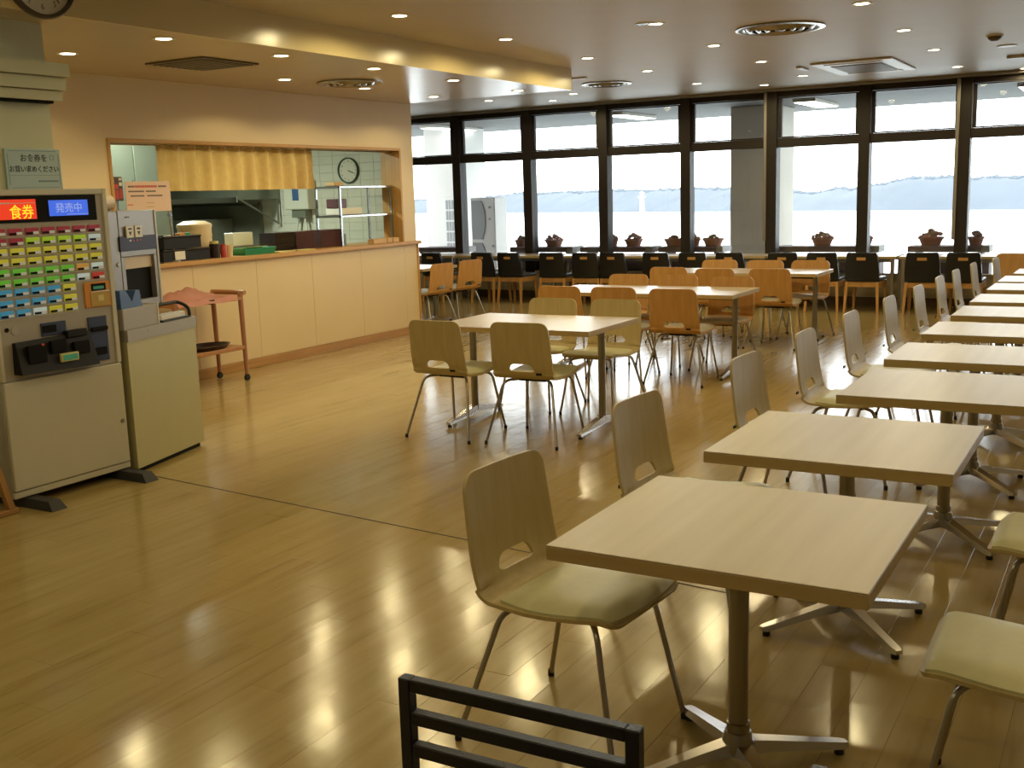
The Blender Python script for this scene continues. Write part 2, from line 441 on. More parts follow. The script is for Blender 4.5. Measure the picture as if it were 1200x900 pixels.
# ------------------------------------------------------------------ window wall
ZSILL, ZT0, ZT1, ZTOP = .37, 2.105, 2.225, 2.765
struct('wall_window', MB().box(-12.2, 4.2, YW, YW+.16, -.01, ZSILL), M_wallw)
struct('baseboard_window', MB().box(-12.0, 4.0, YW-.012, YW, 0, .11, bev=.003), M_darkbase)
struct('trim_4', MB().box(-12.0, 4.0, YW-.16, YW-.02, ZC-.035, ZC-.001, bev=.004), M_greystrip)   # blind rail under the ceiling
mull = [-12.05, -10.72, -9.46, -8.18, -6.905, -5.625, -4.395, -3.18, -1.97, -.72, .54, 1.8, 3.06, 4.1]
for k in range(len(mull)-1):
    a, b = mull[k], mull[k+1]
    w = thing('window_%d' % (k+1), None, None, (0, 0, 0), kind='structure')
    m0 = .072
    MB().box(a-m0, a+m0, YW-.07, YW+.12, ZSILL, ZC-.002, bev=.004).build('mullion', M_bronze, w)
    MB().box(a+m0, b-m0, YW-.03, YW+.10, ZTOP, ZC-.002, bev=.003).build('head_rail', M_bronze, w)
    MB().box(a+m0, b-m0, YW-.04, YW+.10, ZT0, ZT1, bev=.003).build('transom', M_bronze, w)
    MB().box(a+m0, b-m0, YW-.03, YW+.10, ZSILL, ZSILL+.05, bev=.003).build('sill_rail', M_white, w)
    # opening top light: its own sash
    sh = MB()
    x0, x1 = a+m0+.006, b-m0-.006
    sh.box(x0, x0+.045, YW-.012, YW+.04, ZT1+.004, ZTOP-.004); sh.box(x1-.045, x1, YW-.012, YW+.04, ZT1+.004, ZTOP-.004)
    sh.box(x0+.045, x1-.045, YW-.012, YW+.04, ZT1+.004, ZT1+.02); sh.box(x0+.045, x1-.045, YW-.012, YW+.04, ZTOP-.02, ZTOP-.004)
    so = sh.build('sash', M_bronze, w)
    MB().box(x0+.045, x1-.045, YW+.01, YW+.016, ZT1+.02, ZTOP-.02).build('upper_pane', M_glass, w)
    MB().box(a+m0, b-m0, YW+.02, YW+.028, ZSILL+.05, ZT0).build('lower_pane', M_glass, w)
    if k in (6, 8):
        MB().box(a-m0-.03, a-m0+.012, YW-.09, YW-.045, .86, ZC-.04, bev=.004).build('blind_rail', M_greystrip, w)

# ------------------------------------------------------------------ outside
struct('terrace', MB().box(-26, 16, YW+.16, 19.6, -.3, -.02), M_terr)
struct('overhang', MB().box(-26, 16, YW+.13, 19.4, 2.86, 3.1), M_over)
struct('column', MB().box(-5.85, -5.09, 17.3, 18.3, -.02, 2.86, bev=.01), M_colm)
struct('column', MB().box(-11.85, -11.12, 17.3, 18.3, -.02, 2.86, bev=.01), M_colw)
for x in (-18, 1.2, 7.5): struct('column', MB().box(x-.38, x+.38, 17.3, 18.3, -.02, 2.86, bev=.01), M_colw)
for k, (x, y) in enumerate([(-4.45, 17.2), (-7.55, 17.2), (-11.2, 17.2), (-1.4, 17.2)]):
    t = thing('terrace_light', ('bright strip light on the terrace overhang above the third window from the right', 'bright strip light on the terrace overhang above the fourth window', 'strip light on the terrace overhang near the white left column', 'strip light on the terrace overhang at the far right')[k], 'light', (x, y, 2.86), 0, 'terrace strip lights')
    MB().box(-.17, .17, -.72, .72, -.05, 0, bev=.005).build('housing', M_ivory, t)
    MB().box(-.15, .15, -.70, .70, -.056, -.05).build('diffuser', M_tubeglow, t)
# louvred cabinet on the white column
lv = thing('louvre_grille', 'white louvred grille on the white terrace column at far left', 'grille', (-11.42, 17.27, .5))
MB().box(0, .24, 0, .03, 0, 1.08, bev=.004).build('frame', M_acw, lv)
for i in range(3):
    for j in range(5):
        MB().box(.03+i*.065, .075+i*.065, -.006, 0, .05+j*.2, .22+j*.2).build('slat', M_acg, lv)
# outdoor air conditioner unit
ac = thing('outdoor_unit', 'white outdoor air conditioning unit with grey curved fan panel on terrace', 'air conditioner', (-10.15, 16.55, -.02))
MB().box(-.24, .26, 0, .42, .05, 1.57, bev=.015).build('casing', M_acw, ac)
for z0, z1 in ((.12, .78), (.84, 1.52)):
    pts = [(-.21, z0), (.0, z0)] + [(.0+.07*math.sin(PI*t/8), z0+(z1-z0)*t/8) for t in range(1, 8)] + [(-.02, z1), (-.21, z1)]
    b = MB().prism([(p[0], p[1]) for p in pts], 0, .012); b.rotate(Matrix.Rotation(PI/2, 3, 'X'))
    b.build('fan_panel', M_acg, ac)
MB().box(.14, .17, -.012, 0, 1.38, 1.42).box(.14, .17, -.012, 0, 1.18, 1.21).box(.19, .23, -.012, 0, .7, .74).build('badge', M_acg, ac)
MB().box(-.2, -.12, .02, .4, 0, .05).box(.12, .2, .02, .4, 0, .05).build('foot', M_acg, ac)
# planter benches against the glass, with flower pots
pl = [(-8.72, -7.60, 'first'), (-7.47, -6.28, 'second'), (-6.18, -5.19, 'third'), (-4.42, -3.02, 'fourth'), (-2.66, -1.66, 'fifth'), (-10.6, -9.6, 'far left')]
benches = []
for x0, x1, nm in pl:
    L = {'first': 'dark planter bench outside the glass left of the second mullion, one bowl on it', 'second': 'dark planter bench outside the glass behind the third mullion', 'third': 'dark planter bench outside the glass beside the grey column',
         'fourth': 'long dark planter bench outside the glass right of the grey column', 'fifth': 'dark planter bench outside the glass near the right edge', 'far left': 'planter bench outside half hidden by the kitchen wall end'}[nm]
    t = thing('planter_bench', L, 'planter', ((x0+x1)/2, 15.22, .02), 0, 'planter benches outside the windows')
    w = x1-x0
    MB().box(-w/2, w/2, -.16, .16, .12, .62, bev=.006).build('trough', M_planter, t)
    MB().box(-w/2, w/2-.1, -.2, .2, .66, .74, bev=.006).build('top_board', M_planter, t)
    MB().box(w/2-.1, w/2, -.2, .2, .655, .745, bev=.006).build('end_cap', M_planterend, t)
    for sx in (-1, 1): MB().box(sx*(w/2-.12)-.03, sx*(w/2-.12)+.03, -.14, .14, -.04, .66).build('leg', M_planter, t)
def flower_pot(x, r, n, label, flowers=True):
    t = thing('flower_pot', label, 'flower pot', (x, 15.22, .761), 0, 'flower pots on the planter benches')
    MB().lathe([(0, 0), (r*.72, 0), (r*.95, .085), (r*1.05, .085), (r*1.05, .11), (r*.9, .11), (r*.85, .09), (0, .09)], 18).build('pot', M_pot, t, True)
    fl, lf = MB(), MB()
    for i in range(n):
        a, q = random.uniform(0, 2*PI), random.uniform(0, r*.95)
        z = .095 + random.uniform(0, .045 if flowers else .0) + (r-q)*.35
        (fl if flowers and i % 3 else lf).ball((q*math.cos(a), q*math.sin(a), z), random.uniform(.024, .042), 1, 1, 1, .7, .3)
    if flowers: fl.build('flowers', M_flower, t)
    else: fl.bm.free()
    lf.build('leaves', M_leafp, t)
flower_pot(-8.02, .15, 26, 'bowl of pink flowers on the first planter bench from left')
flower_pot(-8.62, .10, 16, 'small flower pot half behind the second window mullion')
flower_pot(-7.02, .10, 16, 'flower pot just left of the third full mullion on the planter bench')
flower_pot(-6.66, .14, 24, 'bowl of pink flowers just right of the third full mullion')
flower_pot(-6.0, .15, 12, 'low empty looking brown bowl left of the fourth mullion', False)
flower_pot(-5.70, .10, 16, 'small flower pot behind the fourth mullion')
flower_pot(-5.40, .15, 12, 'low brown bowl beside the grey column', False)
flower_pot(-3.82, .15, 26, 'bowl of pale pink flowers on the long bench right of the column')
flower_pot(-3.25, .11, 18, 'small flower pot at the left of the next to last mullion')
flower_pot(-2.40, .16, 30, 'largest bowl of pink flowers in the wide window at right')
flower_pot(-1.85, .10, 16, 'small pink flower pot right of the last mullion')
flower_pot(-9.75, .10, 18, 'small plant pot behind the end of the kitchen wall')
# water, wooded shore and tower
WZ = -15.0
struct('sea', MB().box(-2500, 2500, 19.6, 3500, WZ-.2, WZ), M_water)
HX = [(-1100, 13), (-634, 14), (-520, 17.5), (-320, 17), (-255, 16.5), (-205, 11), (-180, 13.5), (-130, 19.4), (-50, 18.5), (60, 18), (300, 15)]
def hill_h(x):
    for (a, ha), (b, hb) in zip(HX, HX[1:]):
        if a <= x <= b:
            t = (x-a)/(b-a); t = t*t*(3-2*t)
            return ha*(1-t)+hb*t + .5*math.sin(x*.09)+.4*math.sin(x*.23+1)
    return 12
def shore(x): return 652 - (x+60)*.477
hz = MB(); NX = 420; NV = 14
rows = []
for i in range(NX+1):
    x = -1050 + i*1300/NX
    h = hill_h(x); r = []
    for v in range(NV):
        z = h*math.sin(min(1, v/9)*PI/2)*.96
        b = random.uniform(-.45, .6) if 0 < v else 0
        r.append(hz.bm.verts.new((x+random.uniform(-.6, .6), shore(x)+v*9, WZ-.1+z+b)))
    rows.append(r)
for a, b in zip(rows, rows[1:]):
    for k in range(NV-1): hz.bm.faces.new((a[k], b[k], b[k+1], a[k+1]))
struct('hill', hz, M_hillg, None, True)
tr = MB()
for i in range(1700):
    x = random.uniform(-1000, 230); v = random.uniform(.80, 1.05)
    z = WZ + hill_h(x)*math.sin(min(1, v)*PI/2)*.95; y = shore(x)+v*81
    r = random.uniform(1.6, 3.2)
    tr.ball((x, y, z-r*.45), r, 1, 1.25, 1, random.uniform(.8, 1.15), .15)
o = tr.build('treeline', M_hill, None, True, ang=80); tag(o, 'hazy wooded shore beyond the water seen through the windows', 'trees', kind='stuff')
tw = thing('lighthouse', 'tiny pale tower standing before the wooded shore', 'tower', (-322, 752, WZ))
tw.scale = (.8, .8, .8)
MB().lathe([(2.6, 0), (2.2, 3), (1.9, 14), (1.9, 14.2)], 14).build('shaft', M_tower, tw, True)
MB().lathe([(0, 14), (3.4, 14), (3.4, 15), (1.6, 15), (1.6, 18), (2.3, 18.2), (0, 20)], 14).build('lantern', M_tower, tw, True)

# ------------------------------------------------------------------ ceiling fittings
def downlight(x, y, z, label, group, pw=1.0):
    t = thing('downlight', label, 'light', (x, y, z), 0, group)
    MB().lathe([(.050, -.002), (.068, -.006), (.075, -.003), (.075, 0)], 24).build('trim_ring', M_ivory, t, True)
    MB().lathe([(0, -.0035), (.050, -.0035)], 20).build('lamp', M_lamp, t)
    ld = bpy.data.lights.new('downlight_beam', 'SPOT'); ld.energy = LAMP_W*pw; ld.color = LAMP_C
    ld.spot_size = math.radians(174 if z == ZC else 152); ld.spot_blend = .25; ld.shadow_soft_size = .05
    lo = bpy.data.objects.new('downlight_beam', ld); COL.objects.link(lo); lo.parent = t; lo.location = (0, 0, -.012)
ORD = ['first', 'second', 'third', 'fourth', 'fifth', 'sixth', 'seventh']
rowA = [(-4.66, 6.57), (-4.69, 8.12), (-4.74, 9.78), (-4.76, 11.3), (-4.86, 13.1)]
for i, (x, y) in enumerate(rowA): downlight(x, y, ZC, 'main ceiling downlight %s from the camera along the cream bulkhead' % ORD[i], 'main ceiling downlights')
rowB = [(-3.30, 6.6), (-3.38, 8.2), (-3.47, 9.79), (-3.52, 11.38), (-3.58, 13.2)]
for i, (x, y) in enumerate(rowB): downlight(x, y, ZC, 'main ceiling downlight %s in the row above the middle tables' % ORD[i], 'main ceiling downlights')
rowC = [(-1.83, 6.6), (-1.84, 8.33), (-1.86, 10.01), (-1.88, 11.69), (-1.93, 13.6)]
for i, (x, y) in enumerate(rowC): downlight(x, y, ZC, 'main ceiling downlight %s in the row over the small table chairs' % ORD[i], 'main ceiling downlights')
for i, (x, y) in enumerate([(-4.28, 13.97), (-1.3, 14.45), (-7.26, 13.84), (-6.58, 13.12), (-7.87, 13.11)]):
    downlight(x, y, ZC, ('small downlight against the window head above the grey column', 'downlight against the window head at the right edge', 'downlight against the window head beyond the bulkhead', 'downlight near the windows beyond the bulkhead corner', 'downlight near the windows left of the bulkhead end')[i], 'main ceiling downlights')
for i, (x, y) in enumerate([(-5.55, 5.19), (-5.58, 6.34), (-5.59, 7.48), (-5.63, 8.75), (-5.7, 10.1)]):
    downlight(x, y, ZS, 'soffit downlight %s in the outer row beside the bulkhead' % ORD[i], 'soffit downlights', .72)
for i, (x, y) in enumerate([(-6.55, 5.24), (-6.64, 7.57), (-6.64, 8.72), (-6.68, 9.98)]):
    downlight(x, y, ZS, 'soffit downlight %s in the inner row beside the kitchen wall' % ORD[i], 'soffit downlights', .72)
# unseen fill lights added over the entrance, then the grid right of the tables
k = 0
for x, xn in ((-4.4, 'over the open floor'), (-2.9, 'between the open floor and the small tables'), (-1.4, 'above the small tables'), (.2, 'right of the small tables')):
    for y, yn in ((4.6, 'level with the wall end'), (2.9, 'level with the ticket machine'), (1.2, 'just in front of the camera'), (-.6, 'behind the camera')):
        if (x, y) != (-4.4, 4.6): downlight(x, y, ZHI, 'added fill-light %s, %s' % (xn, yn), 'downlights outside the view', .62)
for x, y, n in ((-.3, 6.6, 'nearest'), (-.3, 9.9, 'middle'), (1.3, 8.2, 'outer')):
    downlight(x, y, ZC, 'ceiling downlight right of the small table row, %s one' % n, 'downlights outside the view')

def round_diffuser(x, y, z, R, label):
    t = thing('air_diffuser', label, 'vent', (x, y, z), 0, 'round ceiling air diffusers')
    MB().lathe([(R, 0), (R, -.012), (R*.88, -.018), (R*.80, -.006), (R*.80, -.001)], 40).build('outer_ring', M_bright, t, True)
    for k, q in enumerate((.70, .50, .31)):
        MB().lathe([(R*(q+.08), -.004), (R*q, -.030), (R*(q-.07), -.022), (R*(q-.02), -.004)], 36).build('ring', M_bright, t, True)
    MB().lathe([(0, -.026), (R*.12, -.026), (R*.15, -.004)], 24).build('hub', M_bright, t, True)
    MB().lathe([(0, -.0015), (R*.82, -.0015)], 36).build('back_plate', M_grille, t)
round_diffuser(-2.66, 9.1, ZC, .36, 'large round ceiling diffuser above the small table row')
round_diffuser(-5.67, 12.2, ZC, .30, 'round ceiling diffuser beyond the bulkhead corner')
round_diffuser(-6.39, 8.17, ZS, .30, 'round diffuser in the soffit before the kitchen wall')
t = thing('ceiling_grille', 'dark square return air grille in the soffit', 'vent', (-6.31, 6.27, ZS), 0)
MB().box(-.30, .30, -.30, .30, -.012, 0, bev=.004).build('frame', M_grille, t)
for k in range(9): MB().box(-.26, .26, -.25+k*.06, -.21+k*.06, -.017, -.011).build('slat', M_grille, t)
t = thing('ceiling_air_conditioner', 'flush white cassette air conditioner in the ceiling near the windows', 'air conditioner', (-2.75, 12.65, ZC), 0)
MB().box(-.42, .42, -.70, .70, -.022, 0, bev=.008).build('panel', M_ivory, t)
MB().box(-.27, .27, -.42, .42, -.030, -.022, bev=.004).build('intake', M_grille, t)
for s in (-1, 1): MB().box(-.30, .30, s*.56-.05, s*.56+.05, -.030, -.022, bev=.006).build('flap', M_ivory, t)
for k in range(10): MB().box(-.25, .25, -.40+k*.085, -.37+k*.085, -.034, -.030).build('slat', M_machpan, t)
t = thing('smoke_detector', 'small brown domed detector on the ceiling at top right', 'detector', (-1.25, 10.97, ZC), 0)
MB().lathe([(0, -.05), (.03, -.048), (.055, -.03), (.06, -.012), (.06, 0)], 20).build('dome', M_grille, t, True)
MB().lathe([(.07, -.012), (.075, 0)], 20).build('base_ring', M_ivory, t, True)
t = thing('ceiling_speaker', 'flat white disc speaker on the ceiling beside the detector', 'speaker', (-1.24, 11.87, ZC), 0)
MB().lathe([(0, -.012), (.085, -.010), (.095, 0)], 24).build('cover', M_ivory, t, True)
t = thing('ceiling_speaker', 'round perforated speaker in the ceiling by the bulkhead corner', 'speaker', (-3.435, 8.14, ZC), 0)
MB().lathe([(.075, -.004), (.085, -.006), (.09, 0)], 24).build('rim', M_ivory, t, True)
for k in range(5): MB().box(-.06+k*.026, -.05+k*.026, -.05, .05, -.005, -.0005).build('slat', M_bright, t)
t = thing('ceiling_bracket', 'long white bracket fitting under the ceiling at the right edge', 'bracket', (-1.18, 12.9, ZC), 0)
MB().box(-.16, .16, -.04, .04, -.03, 0, bev=.006).build('body', M_ivory, t)
t = thing('ceiling_bracket', 'small white slim fitting left of the cassette air conditioner', 'bracket', (-3.34, 12.3, ZC), 0)
MB().box(-.03, .03, -.16, .16, -.022, 0, bev=.005).build('body', M_ivory, t)
t = thing('ceiling_bracket', 'tiny white fitting on the ceiling beyond the bulkhead end', 'bracket', (-5.62, 11.36, ZC), 0)
MB().box(-.09, .09, -.03, .03, -.015, 0, bev=.004).build('body', M_ivory, t)

# ------------------------------------------------------------------ plywood chair (local +y = facing direction)
def shell_profile():
    pts = [(-.268, .800), (-.262, .74), (-.255, .68), (-.247, .62), (-.243, .585), (-.236, .54), (-.228, .50)]
    # bend into the seat
    for i in range(1, 8):
        a = i/8*PI/2*.98
        pts.append((-.222 + .075*(1-math.cos(a)) , .495 - .072*math.sin(a)))
    pts += [(-.10, .420), (-.04, .417), (.03, .420), (.10, .427), (.16, .434), (.20, .437), (.225, .434), (.243, .425)]
    return pts
def chair_shell_mesh():
    P = shell_profile()
    # arclength
    S = [0]
    for a, b in zip(P, P[1:]): S.append(S[-1]+math.hypot(b[0]-a[0], b[1]-a[1]))
    tot = S[-1]
    def at(s):
        for i in range(len(S)-1):
            if s <= S[i+1]+1e-9:
                t = (s-S[i])/(S[i+1]-S[i]); return (P[i][0]*(1-t)+P[i+1][0]*t, P[i][1]*(1-t)+P[i+1][1]*t)
        return P[-1]
    hs0, hs1 = .270, .324    # hole from / to along the sheet, measured from the top edge
    rows = [0, .004, .012, .024, .04, .06, .10, .14, .18, .215, .25]
    rows += [hs0+(hs1-hs0)*q for q in (0, .05, .15, .3, .5, .7, .85, .95, 1)]
    rows += [.334]
    k = .348
    while k < tot-.07: rows.append(k); k += .018
    rows += [tot-q for q in (.06, .05, .038, .026, .014, .005, 0)]
    def halfw(s):
        w = .204 + .012*min(1, s/.25)
        r = .055
        if s < r: return w - r + math.sqrt(max(0, r*r-(r-s)**2))
        q = tot-s; r = .042
        if s > tot-.2: w -= .012*((s-(tot-.2))/.2)**2
        if q < r: return w - r + math.sqrt(max(0, r*r-(r-q)**2))
        return w
    def hole(s):
        t = (s-hs0)/(hs1-hs0)
        if t < 0: return .052 + min(1, -t*2)*.02
        if t > 1: return .070 - min(1, (t-1)*2)*.005
        if t > .86: return .090 - .02*((t-.86)/.14)**2
        return .045 + .045*math.sqrt(max(0, 1-((.86-t)/.86)**2.2))
    bm = bmesh.new(); grid = []
    for s in rows:
        w, h = halfw(s), hole(s); y, z = at(s)
        xs = [-w+(w-h)*i/6 for i in range(6)] + [-h+2*h*i/6 for i in range(6)] + [h+(w-h)*i/6 for i in range(7)]
        crv = .012 if s < .345 else .004     # slight lateral curvature
        row = []
        for x in xs:
            c = crv*(x/.2)**2
            if s < .345: row.append(bm.verts.new((x, y+c, z)))
            else: row.append(bm.verts.new((x, y, z+c*.5)))
        grid.append(row)
    for i in range(len(rows)-1):
        mid = (rows[i]+rows[i+1])/2
        for j in range(18):
            if hs0 < mid < hs1 and 6 <= j < 12: continue
            bm.faces.new((grid[i][j], grid[i][j+1], grid[i+1][j+1], grid[i+1][j]))
    bmesh.ops.recalc_face_normals(bm, faces=bm.faces[:])
    bmesh.ops.solidify(bm, geom=bm.faces[:], thickness=.011)
    bmesh.ops.recalc_face_normals(bm, faces=bm.faces[:])
    me = bpy.data.meshes.new('shell'); bm.to_mesh(me); bm.free()
    me.materials.append(M_maple); me.shade_smooth(); me.set_sharp_from_angle(angle=math.radians(40))
    return me
def pad_mesh():
    bm = bmesh.new(); n = 14; G = []
    y0, y1, w = -.150, .245, .209
    def base_z(y):
        pr = shell_profile()
        for a, b in zip(pr[8:], pr[9:]):
            if a[0] <= y <= b[0]: t = (y-a[0])/(b[0]-a[0]); return a[1]*(1-t)+b[1]*t
        return .425
    for i in range(n+1):
        r = []
        for j in range(n+1):
            a, b = -1+2*i/n, -1+2*j/n
            # square to squircle
            k = .45
            u = a*math.sqrt(max(0, 1-k*b*b*.30)); v = b*math.sqrt(max(0, 1-k*a*a*.30))
            x = u*w; y = (y0+y1)/2 + v*(y1-y0)/2
            e = max(abs(a), abs(b))
            hgt = .019 + .019*(1-e**6)
            r.append(bm.verts.new((x, y, base_z(max(-.13, min(.24, y))) + .002 + hgt)))
        G.append(r)
    for i in range(n):
        for j in range(n): bm.faces.new((G[i][j], G[i+1][j], G[i+1][j+1], G[i][j+1]))
    be = [e for e in bm.edges if e.is_boundary]
    g = bmesh.ops.extrude_edge_only(bm, edges=be)
    for v in [v for v in g['geom'] if isinstance(v, bmesh.types.BMVert)]: v.co.z -= .021
    bmesh.ops.recalc_face_normals(bm, faces=bm.faces[:])
    me = bpy.data.meshes.new('seat_pad'); bm.to_mesh(me); bm.free()
    me.materials.append(M_pad); me.shade_smooth(); me.set_sharp_from_angle(angle=math.radians(50))
    return me
SHELL, PAD = chair_shell_mesh(), pad_mesh()
def chair_leg(sx, rear):
    if rear: pts = [(sx*.09, -.05, .405), (sx*.172, -.145, .405), (sx*.255, -.265, .008)]
    else: pts = [(sx*.09, .09, .405), (sx*.165, .165, .408), (sx*.215, .245, .008)]
    b = MB().tube(fillet(pts, .05), .0088, 8); return b
def make_chair(name, label):
    t = thing(name, label, 'chair')
    mesh_obj('shell', SHELL, t); mesh_obj('seat_pad', PAD, t)
    for sx in (-1, 1):
        for rear in (True, False):
            lg = chair_leg(sx, rear).build('leg', M_steel, t, True)
            p = (sx*.255, -.265) if rear else (sx*.215, .245)
            MB().lathe([(0, 0), (.0105, 0), (.0105, .022), (.009, .024)], 8, (p[0]*.998, p[1]*.998, 0)).build('foot_cap', M_rub, lg)
    MB().box(-.10, .10, -.075, -.055, .396, .410).box(-.10, .10, .08, .10, .396, .412).box(-.012, .012, -.06, .09, .396, .41).build('under_frame', M_black, t)
    MB().box(.115, .155, -.2525, -.2475, .468, .482).build('maker_plate', M_black, t)
    return t
chair0 = make_chair('dining_chair', 'x'); FIRST = [True]
def chair(x, y, ang, label, group, beech=False, pad=None):
    """x,y of the chair centre, ang = heading of its front in degrees (0 = +X)"""
    rz = math.radians(ang-90)
    if FIRST[0]:
        FIRST[0] = False; c = chair0; c.location = (x, y, 0); c.rotation_euler = (0, 0, rz); c['label'] = label; c['group'] = group
    else: c = dup(chair0, (x, y, 0), rz, label, group)
    if beech: repl_mat(c, ('shell',), M_beech)
    if pad: repl_mat(c, ('seat_pad',), pad)
    return c

# right row: chairs on the left side of the small tables
rowc = [(-1.385, 2.715, -5), (-1.42, 3.81, -4), (-1.36, 4.99, -3), (-1.33, 5.95, 0), (-1.30, 6.90, 0), (-1.26, 7.90, 0), (-1.22, 8.81, 0), (-1.20, 9.70, 0), (-1.175, 10.44, 0), (-1.14, 11.33, 0)]
ORDT = ['nearest', 'second', 'third', 'fourth', 'fifth', 'sixth', 'seventh', 'eighth', 'ninth', 'tenth']
for i, (x, y, a) in enumerate(rowc):
    lab = 'pale plywood chair tucked under the left side of the %s small table' % ORDT[i]
    chair(x, y, a, lab, 'chairs on the left side of the small tables')
c = chair(-1.02, 12.05, -2, 'last pale plywood chair in the small table row, beside the brown backed chair', 'chairs on the left side of the small tables')
chair(-1.16, 12.62, 268, 'brown backed plywood chair closing the far end of the small table row', 'chairs on the left side of the small tables', True)
# right side chairs whose seats enter the frame
chair(-.155, 2.765, 181, 'cream padded chair seat at the right side of the nearest table, lower right corner', 'chairs on the right side of the small tables')
chair(-.115, 3.77, 179, 'cream padded chair seat at the right side of the second table, right edge', 'chairs on the right side of the small tables')
# table A (nearest middle table)
chair(-3.955, 6.06, 88, 'olive plywood chair on the near side of the front middle table, left one', 'chairs at the front middle table')
chair(-3.365, 6.11, 92, 'olive plywood chair on the near side of the front middle table, right one', 'chairs at the front middle table')
chair(-3.88, 7.07, 270, 'plywood chair on the window side of the front middle table, left one', 'chairs at the front middle table')
chair(-3.37, 7.09, 268, 'plywood chair on the window side of the front middle table, right one', 'chairs at the front middle table')
# table B
for i, (x, y, a) in enumerate([(-4.345, 8.56, 90), (-3.82, 8.53, 91), (-3.26, 8.47, 90)]):
    chair(x, y, a, 'orange beech chair on the near side of the second middle table, %s' % ('left end', 'centre', 'right end')[i], 'chairs at the second middle table', True, M_padg)
for i, (x, y, a) in enumerate([(-4.27, 9.38, 270), (-3.77, 9.38, 270), (-3.18, 9.20, 268)]):
    chair(x, y, a, 'golden beech chair on the window side of the second middle table, %s' % ('left end', 'centre', 'right end')[i], 'chairs at the second middle table', True, M_padg)
# table C
for i, (x, y, a) in enumerate([(-4.23, 10.80, 90), (-3.68, 10.66, 90), (-3.13, 10.68, 91)]):
    chair(x, y, a, 'orange beech chair on the near side of the third middle table, %s' % ('left end', 'centre', 'right end')[i], 'chairs at the third middle table', True, M_padg)
for i, (x, y, a) in enumerate([(-4.08, 11.47, 270), (-3.54, 11.40, 270), (-3.05, 11.42, 270)]):
    chair(x, y, a, 'golden beech chair on the window side of the third middle table, %s' % ('left end', 'centre', 'right end')[i], 'chairs at the third middle table', True, M_padg)
# table D beyond the kitchen wall
chair(-7.53, 10.95, 172, 'beech chair beside the kitchen wall end, nearer of the two by the half hidden table', 'chairs at the half hidden table', True, M_padg)
chair(-7.52, 11.60, 168, 'beech chair beside the kitchen wall end, farther of the two by the half hidden table', 'chairs at the half hidden table', True, M_padg)

# ------------------------------------------------------------------ tables
def pedestal_leg(a, r=.33):
    c, s = math.cos(a), math.sin(a)
    b = MB()
    secs = [(.02, .030, .062, .100), (.10, .026, .055, .085), (.22, .022, .036, .060), (r-.01, .020, .020, .040), (r+.008, .014, .022, .036)]
    prev = None
    for d, w, z0, z1 in secs:
        p = [(-w, z0), (w, z0), (w*.75, z1), (-w*.75, z1)]
        ring = [b.bm.verts.new((c*d - s*q, s*d + c*q, z)) for q, z in p]
        if prev:
            for k in range(4): b.bm.faces.new((prev[k], prev[(k+1) % 4], ring[(k+1) % 4], ring[k]))
        else: b.bm.faces.new(ring)
        prev = ring
    b.bm.faces.new(prev[::-1])
    return b
def make_table(name, label, w, d, h, group, py=0):
    t = thing(name, label, 'table', (0, 0, 0), 0, group)
    MB().box(-w/2, w/2, -d/2, d/2, h-.004, h, bev=.0015).build('table_top', M_top, t)
    MB().box(-w/2, w/2, -d/2, d/2, h-.040, h-.004, bev=.0015).build('edge_band', M_edge, t)
    MB().lathe([(.027, .10), (.027, h-.06), (.027, h-.042)], 20, (0, py, 0)).build('post', M_post, t, True)
    MB().box(-.16, .16, -.16, .16, h-.048, h-.040).build('mounting_plate', M_black, t)
    MB().lathe([(.030, .055), (.046, .07), (.044, .095), (.036, .125), (.032, .128), (.032, .150), (.0275, .152)], 24, (0, py, 0)).build('collar', M_post, t, True)
    for k in range(4):
        a = PI/4 + k*PI/2
        lg = pedestal_leg(a).build('leg', M_alu, t, True, ang=50)
        lg.location.y = py
        MB().lathe([(0, 0), (.014, 0), (.014, .012), (.008, .024)], 10, (.315*math.cos(a), .315*math.sin(a), 0)).build('glide', M_rub, lg)
    return t
tabs = [(-.879, 2.73, .81, .76), (-.862, 3.85, .81, .755), (-.70, 5.035, .80, .75), (-.71, 6.04, .80, .66), (-.70, 7.07, .80, .64), (-.68, 8.07, .80, .64), (-.68, 8.98, .80, .64), (-.68, 9.98, .80, .64), (-.68, 10.78, .80, .66), (-.64, 11.69, .80, .64)]
protos = {}
for i, (x, y, w, d) in enumerate(tabs):
    lab = ('small square pale ash table nearest the camera, on a four-star pedestal', 'small pale ash table second in the row, behind the nearest one', 'small pale ash table third in the row at right', 'small pale ash table fourth in the row at right', 'small pale ash table fifth in the row at right',
           'small pale ash table sixth in the row at right', 'small pale ash table seventh in the row at right', 'small pale ash table eighth in the row at right', 'small pale ash table ninth in the row, last but one', 'small pale ash table at the far end of the row')[i]
    k = (w, d)
    if k in protos: dup(protos[k], (x, y, 0), 0, lab)
    else:
        t = make_table('cafe_table', lab, w, d, .70, 'small tables in the row at right', -.045 if i == 0 else 0); t.location = (x, y, 0); protos[k] = t

